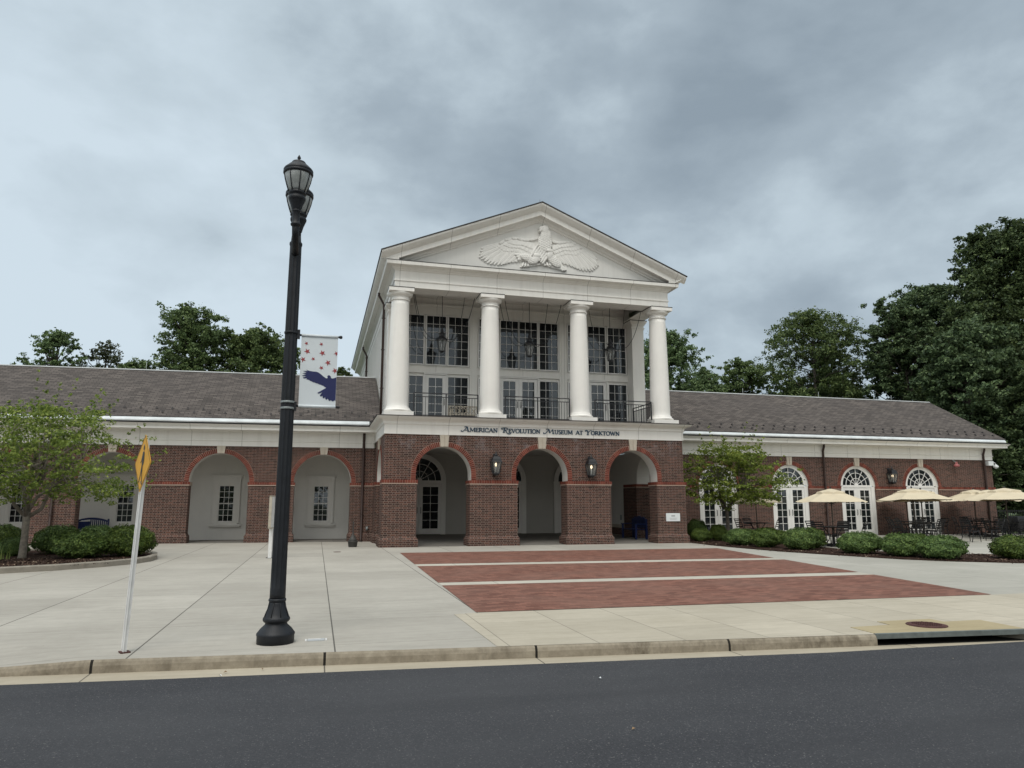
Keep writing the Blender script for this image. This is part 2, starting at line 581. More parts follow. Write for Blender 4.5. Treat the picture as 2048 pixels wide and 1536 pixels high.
mat_leaf('leaf_mid', (0.052, 0.088, 0.036), (0.135, 0.20, 0.075), (0.23, 0.30, 0.11))
mat_leaf('leaf_pale', (0.035, 0.048, 0.026), (0.085, 0.11, 0.055), (0.15, 0.18, 0.09))
mat_leaf('leaf_spring', (0.085, 0.13, 0.024), (0.21, 0.285, 0.052), (0.37, 0.42, 0.092), clump=1.6, trans=0.4)
mat_leaf('leaf_shrub', (0.034, 0.064, 0.014), (0.092, 0.155, 0.031), (0.19, 0.26, 0.06), clump=2.6, trans=0.2)
mat_leaf('leaf_blade', (0.10, 0.15, 0.03), (0.2, 0.27, 0.06), (0.35, 0.4, 0.13), trans=0.3)


# ------------------------------------------------------------------ mesh helpers
class MB:
    """collects faces of several materials, then links them as ONE mesh object"""

    def __init__(self):
        self.v, self.f, self.mi, self.sm, self.mats = [], [], [], [], []

    def slot(self, m):
        if m not in self.mats:
            self.mats.append(m)
        return self.mats.index(m)

    def add(self, vs, fs, m, smooth=False):
        o = len(self.v)
        self.v.extend(tuple(map(float, p)) for p in vs)
        k = self.slot(m)
        for f in fs:
            self.f.append(tuple(o + i for i in f))
            self.mi.append(k)
            self.sm.append(smooth)
        return self

    def box(self, x0, x1, y0, y1, z0, z1, m):
        vs = [(x0, y0, z0), (x1, y0, z0), (x1, y1, z0), (x0, y1, z0), (x0, y0, z1), (x1, y0, z1), (x1, y1, z1), (x0, y1, z1)]
        return self.add(vs, [(0, 3, 2, 1), (4, 5, 6, 7), (0, 1, 5, 4), (1, 2, 6, 5), (2, 3, 7, 6), (3, 0, 4, 7)], m)

    def frustum(self, a, z0, b, z1, m):
        vs = [(a[0], a[2], z0), (a[1], a[2], z0), (a[1], a[3], z0), (a[0], a[3], z0), (b[0], b[2], z1), (b[1], b[2], z1), (b[1], b[3], z1), (b[0], b[3], z1)]
        return self.add(vs, [(0, 3, 2, 1), (4, 5, 6, 7), (0, 1, 5, 4), (1, 2, 6, 5), (2, 3, 7, 6), (3, 0, 4, 7)], m)

    def obox(self, c, ax, ay, az, m):
        c, ax, ay, az = map(Vector, (c, ax, ay, az))
        vs = [c + sx * ax + sy * ay + sz * az for sz in (-1, 1) for sx, sy in ((-1, -1), (1, -1), (1, 1), (-1, 1))]
        return self.add(vs, [(0, 3, 2, 1), (4, 5, 6, 7), (0, 1, 5, 4), (1, 2, 6, 5), (2, 3, 7, 6), (3, 0, 4, 7)], m)

    def bar(self, a, b, w, h, m, up=(0, 0, 1)):
        a, b = Vector(a), Vector(b)
        d = b - a
        if d.length < 1e-6:
            return self
        u = Vector(up)
        s = d.cross(u)
        if s.length < 1e-4:
            s = d.cross(Vector((1, 0, 0)))
        s.normalize()
        t = s.cross(d).normalized()
        return self.obox((a + b) / 2, d / 2, s * (w / 2), t * (h / 2), m)

    def tube(self, pts, rad, m, seg=8, smooth=True, caps=True):
        pts = [Vector(p) for p in pts]
        n = len(pts)
        rads = rad if isinstance(rad, (list, tuple)) else [rad] * n
        vs, fs = [], []
        ref = None
        for i, p in enumerate(pts):
            d = (pts[min(i + 1, n - 1)] - pts[max(i - 1, 0)])
            d = d.normalized() if d.length > 1e-9 else Vector((0, 0, 1))
            if ref is None:
                ref = d.orthogonal().normalized()
            ref = (ref - d * ref.dot(d))
            ref = ref.normalized() if ref.length > 1e-6 else d.orthogonal().normalized()
            bi = d.cross(ref)
            for k in range(seg):
                a = 2 * PI * k / seg
                vs.append(p + (ref * math.cos(a) + bi * math.sin(a)) * rads[i])
        for i in range(n - 1):
            for k in range(seg):
                k2 = (k + 1) % seg
                fs.append((i * seg + k, i * seg + k2, (i + 1) * seg + k2, (i + 1) * seg + k))
        if caps:
            fs.append(tuple(range(seg - 1, -1, -1)))
            fs.append(tuple((n - 1) * seg + k for k in range(seg)))
        return self.add(vs, fs, m, smooth)

    def lathe(self, prof, cx, cy, m, seg=24, smooth=True, flute=None, z0=0.0):
        """prof: (radius, z) from bottom to top; flute(a, z) scales the radius"""
        vs, fs = [], []
        for r, z in prof:
            for k in range(seg):
                a = 2 * PI * k / seg
                q = r * (flute(a, z) if flute else 1.0)
                vs.append((cx + q * math.cos(a), cy + q * math.sin(a), z0 + z))
        n = len(prof)
        for i in range(n - 1):
            for k in range(seg):
                k2 = (k + 1) % seg
                fs.append((i * seg + k, i * seg + k2, (i + 1) * seg + k2, (i + 1) * seg + k))
        fs.append(tuple(range(seg - 1, -1, -1)))
        fs.append(tuple((n - 1) * seg + k for k in range(seg)))
        return self.add(vs, fs, m, smooth)

    def poly(self, pts, z, m):
        return self.add([(p[0], p[1], z) for p in pts], [tuple(range(len(pts)))], m)

    def slab(self, pts, z0, z1, m):
        """vertical prism over a plan polygon (counter-clockwise)"""
        n = len(pts)
        vs = [(p[0], p[1], z0) for p in pts] + [(p[0], p[1], z1) for p in pts]
        fs = [tuple(range(n - 1, -1, -1)), tuple(range(n, 2 * n))]
        fs += [(i, (i + 1) % n, n + (i + 1) % n, n + i) for i in range(n)]
        return self.add(vs, fs, m)

    def plate(self, pts, y0, y1, m):
        """prism of an (x, z) outline between two y planes"""
        n = len(pts)
        vs = [(p[0], y0, p[1]) for p in pts] + [(p[0], y1, p[1]) for p in pts]
        fs = [tuple(range(n)), tuple(range(2 * n - 1, n - 1, -1))]
        fs += [(i, n + i, n + (i + 1) % n, (i + 1) % n) for i in range(n)]
        return self.add(vs, fs, m)

    def sweep(self, path, prof, m, smooth=False):
        """open plan path (x, y); prof = [(outward, z)...]; outward is to the right of the path direction"""
        path = [Vector((p[0], p[1])) for p in path]
        n, k = len(path), len(prof)
        offs = []
        for i in range(n):
            if i == 0:
                d = (path[1] - path[0]).normalized()
                offs.append(Vector((d.y, -d.x)))
            elif i == n - 1:
                d = (path[-1] - path[-2]).normalized()
                offs.append(Vector((d.y, -d.x)))
            else:
                a = (path[i] - path[i - 1]).normalized()
                b = (path[i + 1] - path[i]).normalized()
                na, nb = Vector((a.y, -a.x)), Vector((b.y, -b.x))
                s = na + nb
                offs.append(s / max(0.2, 1 + na.dot(nb)))
        vs = []
        for i in range(n):
            for o, z in prof:
                q = path[i] + offs[i] * o
                vs.append((q.x, q.y, z))
        fs = [(i * k + j, (i + 1) * k + j, (i + 1) * k + j + 1, i * k + j + 1) for i in range(n - 1) for j in range(k - 1)]
        fs += [tuple(range(k - 1, -1, -1)), tuple((n - 1) * k + j for j in range(k))]
        return self.add(vs, fs, m, smooth)

    def build(self, name, parent=None, loc=None, bevel=0.0):
        me = bpy.data.meshes.new(name)
        me.from_pydata(self.v, [], self.f)
        for m in self.mats:
            me.materials.append(MATS[m])
        me.polygons.foreach_set('material_index', self.mi)
        me.polygons.foreach_set('use_smooth', self.sm)
        me.update()
        o = bpy.data.objects.new(name, me)
        COL.objects.link(o)
        if parent is not None:
            o.parent = parent
        if loc is not None:
            o.location = loc
        if bevel:
            b = o.modifiers.new('bevel', 'BEVEL')
            b.width = bevel
            b.segments = 2
            b.limit_method = 'ANGLE'
        return o


def tag(o, label=None, cat=None, group=None, kind=None):
    if label:
        o['label'] = label
    if cat:
        o['category'] = cat
    if group:
        o['group'] = group
    if kind:
        o['kind'] = kind
    return o


def thing(name, label, cat, loc=(0, 0, 0), rz=0.0, group=None):
    o = bpy.data.objects.new(name, None)
    COL.objects.link(o)
    o.location = loc
    o.rotation_euler = (0, 0, rz)
    o.empty_display_size = 0.2
    return tag(o, label, cat, group)


def dup(root, loc, rz, label, group=None, scale=None):
    r = root.copy()
    COL.objects.link(r)
    r.location = loc
    r.rotation_euler = (0, 0, rz)
    if scale is not None:
        r.scale = scale
    r['label'] = label
    if group:
        r['group'] = group
    for ch in list(root.children):
        c = ch.copy()
        COL.objects.link(c)
        c.parent = r
        for g in ch.children:
            d = g.copy()
            COL.objects.link(d)
            d.parent = c
    return r


def np_mesh(name, V, F, mats, parent=None, mi=None, smooth=False):
    me = bpy.data.meshes.new(name)
    V = np.asarray(V, dtype=np.float32)
    F = np.asarray(F, dtype=np.int32)
    k = F.shape[1]
    me.vertices.add(len(V))
    me.vertices.foreach_set('co', V.ravel())
    me.loops.add(F.size)
    me.loops.foreach_set('vertex_index', F.ravel())
    me.polygons.add(len(F))
    me.polygons.foreach_set('loop_start', np.arange(0, F.size, k, dtype=np.int32))
    me.polygons.foreach_set('loop_total', np.full(len(F), k, dtype=np.int32))
    for m in mats:
        me.materials.append(MATS[m])
    if mi is not None:
        me.polygons.foreach_set('material_index', np.asarray(mi, dtype=np.int32))
    if smooth:
        me.polygons.foreach_set('use_smooth', np.ones(len(F), dtype=bool))
    me.update(calc_edges=True)
    o = bpy.data.objects.new(name, me)
    COL.objects.link(o)
    if parent is not None:
        o.parent = parent
    return o


def arc(xc, zc, r, a0, a1, n):
    return [(xc + r * math.cos(a0 + (a1 - a0) * i / n), zc + r * math.sin(a0 + (a1 - a0) * i / n)) for i in range(n + 1)]


# ------------------------------------------------------------------ ground
def structure(name, mb):
    return tag(mb.build(name), kind='structure')


KX0 = 4.05


def kerb_y(x):
    return -17.47 - 0.098 * (x + 2.05)


def build_ground():
    b = MB()
    b.poly([(-700, -700), (700, -700), (700, 700), (-700, 700)], -0.20, 'grass_far')
    structure('ground', b)
    b = MB()
    b.poly([(-80, -45), (80, -45), (80, -25.8), (5.9, -18.33), (5.0, -18.32), (3.97, -18.29), (3.2, -18.28), (1.16, -18.10), (-1.83, -17.84), (-3.39, -17.72), (-4.8, -17.585), (-80, -10.0)][::1], -0.113, 'asphalt')
    structure('road', b)
    # gutter pan under the kerb face, running beneath the asphalt edge
    b = MB()
    b.poly([(-60, -14.6), (-60, -11.6), (-4.2, -17.20), (6.1, -18.20), (60, -23.5), (60, -26.5), (6.1, -18.7), (-4.2, -18.2)][::-1], -0.117, 'gutter_tan')
    structure('gutter', b)
    # kerb: rounded top edge, dropped to the left for a ramp
    def prof(x, top, depth=-0.2):
        y = kerb_y(x)
        return [(x, y - 0.035, depth), (x, y - 0.03, top - 0.05), (x, y - 0.018, top - 0.018), (x, y, top), (x, y + 0.17, top - 0.012), (x, y + 0.17, depth)]
    b = MB()
    st = [(-30, -0.105), (-6.2, -0.105), (-4.21, 0.0), (3.95, 0.0)]
    vs = []
    for x, t in st:
        vs += prof(x, t)
    b.add(vs, [(i * 6 + j, i * 6 + (j + 1) % 6, (i + 1) * 6 + (j + 1) % 6, (i + 1) * 6 + j) for i in range(len(st) - 1) for j in range(6)] + [tuple(range((len(st) - 1) * 6, len(st) * 6))], 'kerb')
    vs = prof(5.93, 0.0) + prof(60, 0.0)
    b.add(vs, [(j, (j + 1) % 6, 6 + (j + 1) % 6, 6 + j) for j in range(6)] + [tuple(range(5, -1, -1))], 'kerb')
    structure('kerb', b)
    # plaza slab of brushed concrete, flush with the kerb
    def kin(x):
        return kerb_y(x) + 0.006
    b = MB()
    b.poly([(-4.21, kin(-4.21)), (-0.33, kin(-0.33)), (-0.36, -15.35), (-0.021, 0.2), (-0.02, 5.0), (-60, 9.5), (-60, -8.0), (-11.0, -11.6), (-5.5, -15.86)], -0.001, 'concrete')
    # flare of the ramp beside the dropped kerb
    b.add([(-4.21, kin(-4.21), -0.001), (-5.5, -15.86, -0.001), (-11.0, -11.6, -0.001), (-30, -6, -0.03), (-30, kin(-30), -0.104), (-6.2, kin(-6.2), -0.104)],
          [(0, 1, 5), (1, 2, 5), (2, 3, 4), (2, 4, 5)], 'concrete')
    b.poly([(0.28, 0.2), (-0.02, 0.2), (-0.36, -15.35), (0.0, -15.32), (0.29, -2.97), (10.71, -3.35), (11.5, -2.9), (12.2, 0.2)], -0.001, 'concrete')
    structure('plaza', b)
    # narrow control joints between the paving fields
    b = MB()
    b.poly([(-0.36, -15.35), (-0.33, kin(-0.33)), (3.95, kin(3.95)), (5.93, kin(5.93)), (30, kin(30)), (30, -15.2), (8.44, -15.55), (0.0, -15.29)], 0.002, 'concrete_beige')
    structure('sidewalk', b)
    L = lambda y: 0.29 - (0.33 * (-2.95 - y) / 12.32)
    Rr = lambda y: 10.71 - (2.27 * (-3.37 - y) / 12.18)
    for ya, yb, yc, yd in ((-2.95, -7.2, -7.63, -3.37), (-7.77, -11.47, -11.72, -8.22), (-11.94, -15.27, -15.55, -12.28)):
        b = MB()
        b.poly([(L(ya), ya), (L(yb), yb), (Rr(yc), yc), (Rr(yd), yd)], 0.006, 'pavers')
        structure('brick_paving', b)
    b = MB()
    for ya, yb, yc, yd in ((-7.2, -7.77, -8.22, -7.63), (-11.47, -11.94, -12.28, -11.72)):
        b.poly([(L(ya), ya), (L(yb), yb), (Rr(yc), yc), (Rr(yd), yd)], 0.003, 'concrete_band')
    structure('paving_band', b)
    # walk to the right of the brick and the patio beyond the planting bed
    b = MB()
    b.poly([(10.71, -3.36), (9.77, -8.0), (9.08, -12.0), (8.44, -15.56), (30, -15.3), (70, -17), (70, 3.9), (11.7, 3.9), (11.6, 0.1)], -0.002, 'concrete_patio')
    structure('patio', b)
    # planting beds
    b = MB()
    bed = [(11.6, 0.4), (11.44, -1.94), (11.50, -3.28), (11.72, -5.3), (12.05, -6.46), (12.37, -7.5), (12.9, -9.0), (13.7, -9.95), (14.97, -10.9), (17.0, -12.2), (22, -14.2),
           (25, -13.6), (18.6, -9.7), (16.45, -8.12), (15.75, -7.93), (14.5, -6.3), (14.2, -4.9), (14.4, -3.0), (15.2, -1.0), (16.6, 1.2), (17.2, 3.6), (12.0, 3.6)]
    b.slab(bed, -0.1, 0.03, 'mulch')
    structure('mulch_bed', b)
    isl = [(-30, -13.6), (-12.0, -8.75), (-8.57, -7.27), (-7.68, -6.74), (-6.95, -6.0), (-6.47, -5.28), (-6.26, -4.5), (-6.26, -3.75), (-6.46, -2.7), (-6.9, -1.6), (-7.7, -0.7), (-8.8, -0.2), (-12, 0.0), (-30, 0.0)]
    b = MB()
    b.slab([(x, y) for x, y in isl], -0.1, 0.085, 'mulch')
    structure('mulch_bed', b)
    b = MB()
    b.sweep(isl, [(0.025, -0.03), (0.025, 0.11), (0.005, 0.13), (-0.105, 0.132), (-0.125, 0.05)], 'kerb_grey')
    structure('kerb', b)


flat('kerb_grey', (0.27, 0.245, 0.205), 0.9, 0.18, 5, bump=0.2)
build_ground()


# storm drain: slab, steel lip, dark throat; manhole cover set in the slab
def build_drain():
    t = thing('storm_drain', 'kerb inlet storm drain with a steel lip over a dark opening in the yellowish slab', 'storm drain', (4.95, -17.9, 0))
    ox, oy = 4.95, -17.9
    b = MB()
    pts = [(3.98, -18.13), (3.98, -17.62), (4.60, -17.58), (4.63, -17.34), (5.42, -17.35), (5.40, -17.57), (5.96, -17.58), (5.9, -18.24), (3.98, -18.09)]
    pts = [(3.97, -18.08), (5.92, -18.27), (5.97, -17.57), (5.41, -17.57), (5.42, -17.34), (4.62, -17.34), (4.59, -17.59), (4.0, -17.61)]
    b.slab([(x - ox, y - oy) for x, y in pts], -0.03, 0.0075, 'concrete_slab')
    b.build('slab', t)
    b = MB()
    ya, yb = kerb_y(3.95), kerb_y(5.93)
    b.add([(3.95 - ox, ya - oy - 0.03, -0.045), (5.93 - ox, yb - oy - 0.03, -0.045), (5.93 - ox, yb - oy - 0.03, 0.009), (3.95 - ox, ya - oy - 0.03, 0.009),
           (3.95 - ox, ya - oy + 0.02, -0.045), (5.93 - ox, yb - oy + 0.02, -0.045), (5.93 - ox, yb - oy + 0.02, 0.009), (3.95 - ox, ya - oy + 0.02, 0.009)],
          [(0, 1, 2, 3), (0, 4, 5, 1), (3, 2, 6, 7), (0, 3, 7, 4), (1, 5, 6, 2)], 'steel_lip')
    b.build('lip', t)
    b = MB()
    b.add([(3.95 - ox, ya - oy + 0.42, -0.35), (5.93 - ox, yb - oy + 0.42, -0.35), (5.93 - ox, yb - oy + 0.42, 0.0), (3.95 - ox, ya - oy + 0.42, 0.0)], [(0, 1, 2, 3)], 'kerb_grey')
    b.add([(3.95 - ox, ya - oy - 0.02, -0.114), (5.93 - ox, yb - oy - 0.02, -0.114), (5.93 - ox, yb - oy + 0.42, -0.114), (3.95 - ox, ya - oy + 0.42, -0.114)], [(0, 1, 2, 3)], 'void')
    b.add([(3.96 - ox, ya - oy - 0.02, -0.113), (4.10 - ox, ya - oy + 0.3, -0.113), (4.10 - ox, ya - oy + 0.3, -0.02), (3.96 - ox, ya - oy - 0.02, -0.046)], [(0, 1, 2, 3)], 'kerb_grey')
    b.add([(5.92 - ox, yb - oy - 0.02, -0.113), (5.72 - ox, yb - oy + 0.3, -0.113), (5.72 - ox, yb - oy + 0.3, -0.02), (5.92 - ox, yb - oy - 0.02, -0.046)], [(3, 2, 1, 0)], 'kerb_grey')
    b.build('throat', t)
    b = MB()
    b.lathe([(0.225, 0.0), (0.225, 0.012), (0.205, 0.014)], 0, 0, 'rust', 40, False)
    b.lathe([(0.20, 0.006), (0.20, 0.017), (0.185, 0.019)], 0, 0, 'rust', 40, False)
    for i in range(-5, 6):
        for j in range(-5, 6):
            if i * i + j * j < 23:
                b.box(i * 0.034 - 0.010, i * 0.034 + 0.010, j * 0.034 - 0.010, j * 0.034 + 0.010, 0.012, 0.024, 'rust')
    tag(b.build('manhole_cover', None, (4.985, -17.735, 0.004)), 'round rusty iron manhole cover set in the slab above the kerb inlet', 'manhole cover')


build_drain()


def build_ground_bits():
    b = MB()
    b.box(-0.09, 0.09, -0.06, 0.06, 0.0, 0.006, 'plaque_grey')
    b.box(-0.115, -0.097, -0.05, 0.05, 0.0, 0.007, 'post_white')
    b.box(0.097, 0.115, -0.05, 0.05, 0.0, 0.007, 'post_white')
    b.box(-0.084, 0.05, 0.03, 0.05, 0.0, 0.008, 'post_white')
    tag(b.build('utility_cover', None, (-2.135, -16.77, 0.0)), 'small pale rectangular utility cover flush in the concrete beside the lamp post base', 'utility cover')
    b = MB()
    b.lathe([(0.11, 0.0), (0.11, 0.008), (0.08, 0.01)], 0, 0, 'rust', 20, False)
    tag(b.build('floor_drain', None, (-1.52, -2.0, 0)), 'small dark round drain cover in the concrete before the left arcade', 'drain cover')
    # leaf scraps in the gutter and on the road
    lab = [('curled brown dead leaf in the gutter below the kerb left of the lamp post', -2.95, -17.62, -0.105, 'pine_straw'),
           ('brown dead leaf lying against the kerb face below the lamp post', -2.62, -17.58, -0.105, 'pine_straw'),
           ('pale paper scrap on the gutter edge beside the asphalt', -2.98, -17.74, -0.108, 'plaque_white'),
           ('yellowish leaf on the asphalt before the storm drain', 4.15, -18.9, -0.105, 'fabric'),
           ('white scrap on the asphalt below the middle of the sidewalk', 0.35, -18.75, -0.105, 'plaque_white'),
           ('small brown leaf on the asphalt near the bottom of the picture', 0.02, -20.2, -0.105, 'pine_straw')]
    for i, (l, x, y, z, m) in enumerate(lab):
        b = MB()
        s = 0.012
        b.add([(-1.5 * s, 0, 0), (0, -s, 0.01), (1.5 * s, 0, 0.004), (0, s, 0.014), (0, 0, 0.002)], [(0, 1, 4), (1, 2, 4), (2, 3, 4), (3, 0, 4)], m)
        o = tag(b.build('litter_scrap' if m == 'plaque_white' else 'dead_leaf', None, (x, y, z)), l, 'litter' if m == 'plaque_white' else 'leaf')
        o.rotation_euler[2] = i * 1.3


build_ground_bits()


# ------------------------------------------------------------------ the museum building
W = 11.4
YW = 4.1
ZS = 2.28
YB = 6.5
bld = thing('museum_building', 'long brick museum with a white columned portico, pediment and low arcaded wings', 'building', (5.7, 0, 0))
LEFT_WING = []


def part(mb, name, parent=None, left=False, bevel=0.0):
    """meshes are written in world coordinates; the building's Empty sits at (5.7, 0, 0)"""
    p = parent if parent is not None else bld
    o = mb.build(name, p, bevel=bevel)
    if p is bld:
        o.location = (-5.7, 0, 0)
    if left:
        LEFT_WING.append(o)
    return o


def mapper(axis):
    return (lambda a, d, z: (a, d, z)) if axis == 'x' else (lambda a, d, z: (d, a, z))


def arch_wall(mb, axis, d0, d1, a0, a1, arches, zc, zt, z0=ZS, back='plaster', front='brick', inner='plaster', n=28):
    """wall from z0 up to zt with round-headed openings (centre, radius), arcs springing at zc"""
    P = mapper(axis)
    edges = [a0]
    for c, r in arches:
        edges += [c - r, c + r]
    edges.append(a1)
    for i in range(0, len(edges), 2):
        l, h = edges[i], edges[i + 1]
        if h - l > 1e-4:
            mb.add([P(l, d0, z0), P(h, d0, z0), P(h, d0, zt), P(l, d0, zt)], [(0, 1, 2, 3)], front)
            mb.add([P(l, d1, z0), P(h, d1, z0), P(h, d1, zt), P(l, d1, zt)], [(3, 2, 1, 0)], back)
            mb.add([P(l, d0, z0), P(l, d1, z0), P(l, d1, zt), P(l, d0, zt)], [(0, 1, 2, 3)], front) if i == 0 else None
            mb.add([P(h, d0, z0), P(h, d1, z0), P(h, d1, zt), P(h, d0, zt)], [(3, 2, 1, 0)], front) if i == len(edges) - 2 else None
    for c, r in arches:
        pts = arc(c, zc, r, PI, 0, n)
        for (xa, za), (xb, zb) in zip(pts[:-1], pts[1:]):
            mb.add([P(xa, d0, za), P(xb, d0, zb), P(xb, d0, zt), P(xa, d0, zt)], [(0, 1, 2, 3)], front)
            mb.add([P(xa, d1, za), P(xb, d1, zb), P(xb, d1, zt), P(xa, d1, zt)], [(3, 2, 1, 0)], back)
            mb.add([P(xa, d0, za), P(xa, d1, za), P(xb, d1, zb), P(xb, d0, zb)], [(0, 1, 2, 3)], inner)
        if zc > z0 + 1e-3:
            for s in (-1, 1):
                mb.add([P(c + s * r, d0, z0), P(c + s * r, d1, z0), P(c + s * r, d1, zc), P(c + s * r, d0, zc)], [(0, 1, 2, 3)], inner)


def pier(mb, x0, x1, y0, y1, pr=0.045, base=0.11, z1=2.13):
    mb.box(x0 - pr, x1 + pr, y0 - pr, y1 + pr, 0.345, z1, 'brick')
    mb.box(x0 - base, x1 + base, y0 - base, y1 + base, -0.05, 0.245, 'brick')
    mb.frustum((x0 - base, x1 + base, y0 - base, y1 + base), 0.245, (x0 - pr, x1 + pr, y0 - pr, y1 + pr), 0.345, 'brick')


def string_course(mb, x0, x1, y0, y1, z0=2.13, z1=2.28, pr=0.075, ends=(True, True), faces='f'):
    e0, e1 = (pr if ends[0] else 0), (pr if ends[1] else 0)
    mb.box(x0 - e0 + 0.008, x1 + e1 - 0.008, y0 - pr + 0.008, y1 + pr - 0.008, z0 + 0.001, z1 - 0.002, 'mortar')
    L = x1 + e1 - (x0 - e0)
    n = max(2, round(L / 0.088))
    for i in range(n):
        a = x0 - e0 + L * i / n
        mb.box(a + 0.004, a + L / n - 0.004, y0 - pr, y0 - pr + 0.07, z0 + 0.04, z1, 'redbrick')
        mb.box(a + 0.004, a + L / n - 0.004, y0 - pr + 0.02, y0 - pr + 0.08, z0, z0 + 0.034, 'redbrick')
    if 's' in faces:
        D = y1 - y0 + 2 * pr
        m = max(2, round(D / 0.088))
        for s in (0, 1):
            for i in range(m):
                a = y0 - pr + D * i / m
                xa = (x0 - e0) if s == 0 else (x1 + e1 - 0.07)
                mb.box(xa, xa + 0.07, a + 0.004, a + D / m - 0.004, z0 + 0.04, z1 - 0.001, 'redbrick')


def arch_ring(name, axis, d, c, r, zc, z0=ZS, w=0.178, key=0.15, sgn=-1, left=False, parent=None):
    """voussoirs of rubbed brick round an opening, each brick cut to the curve"""
    mb = MB()
    P = mapper(axis)
    f0, f1 = d + sgn * 0.018, d - sgn * 0.05
    fm = d + sgn * 0.008
    n = int(round(PI * (r + w / 2) / 0.066))
    pts_i, pts_o = arc(c, zc, r + 0.001, PI, 0, n), arc(c, zc, r + w, PI, 0, n)
    for i in range(n):
        a = PI - PI * (i + 0.5) / n
        mb.add([P(x, fm, z) for x, z in (pts_i[i], pts_i[i + 1], pts_o[i + 1], pts_o[i])], [(0, 1, 2, 3)], 'mortar')
        if abs(math.cos(a)) * (r + w) < key:
            continue
        g = 0.085
        da = PI / n
        a0, a1 = PI - da * (i + g), PI - da * (i + 1 - g)
        q = [(c + rr * math.cos(t), zc + rr * math.sin(t)) for rr, t in ((r + 0.002, a0), (r + 0.002, a1), (r + w - 0.006, a1), (r + w - 0.006, a0))]
        vs = [P(x, f0, z) for x, z in q] + [P(x, f1, z) for x, z in q]
        mb.add(vs, [(0, 1, 2, 3), (0, 4, 5, 1), (1, 5, 6, 2), (2, 6, 7, 3), (3, 7, 4, 0)], 'redbrick')
    if zc > z0 + 0.02:
        m = max(1, round((zc - z0) / 0.064))
        for s in (-1, 1):
            for i in range(m):
                za, zb = z0 + (zc - z0) * i / m + 0.004, z0 + (zc - z0) * (i + 1) / m - 0.004
                xa, xb = sorted((c + s * (r + 0.002), c + s * (r + w - 0.006)))
                vs = [P(x, f, z) for f in (f0, f1) for x, z in ((xa, za), (xb, za), (xb, zb), (xa, zb))]
                mb.add(vs, [(0, 1, 2, 3), (0, 4, 5, 1), (1, 5, 6, 2), (2, 6, 7, 3), (3, 7, 4, 0)], 'redbrick')
            xa, xb = sorted((c + s * r, c + s * (r + w)))
            mb.add([P(x, fm, z) for x, z in ((xa, z0), (xb, z0), (xb, zc), (xa, zc))], [(0, 1, 2, 3)], 'mortar')
    return part(mb, name, parent, left)


def keystone(axis, d, c, z0, z1, w0, w1, sgn=-1, left=False):
    mb = MB()
    P = mapper(axis)
    q = [(c - w0 / 2, z0), (c + w0 / 2, z0), (c + w1 / 2, z1), (c - w1 / 2, z1)]
    f0, f1 = d + sgn * 0.06, d - sgn * 0.1
    mb.add([P(x, f, z) for f in (f0, f1) for x, z in q], [(0, 1, 2, 3), (7, 6, 5, 4), (0, 4, 5, 1), (1, 5, 6, 2), (2, 6, 7, 3), (3, 7, 4, 0)], 'keystone')
    f2 = d + sgn * 0.085
    q = [(c - 0.006, z0 + 0.01), (c + 0.006, z0 + 0.01), (c + 0.006, z1 - 0.01), (c - 0.006, z1 - 0.01)]
    mb.add([P(x, f, z) for f in (f2, f1) for x, z in q], [(0, 1, 2, 3), (0, 4, 5, 1), (1, 5, 6, 2), (2, 6, 7, 3), (3, 7, 4, 0)], 'keystone')
    return part(mb, 'keystone', None, left)


AX = [2.08, 5.70, 9.31]
AR = 0.984
ZC = 2.47
TH = 0.6


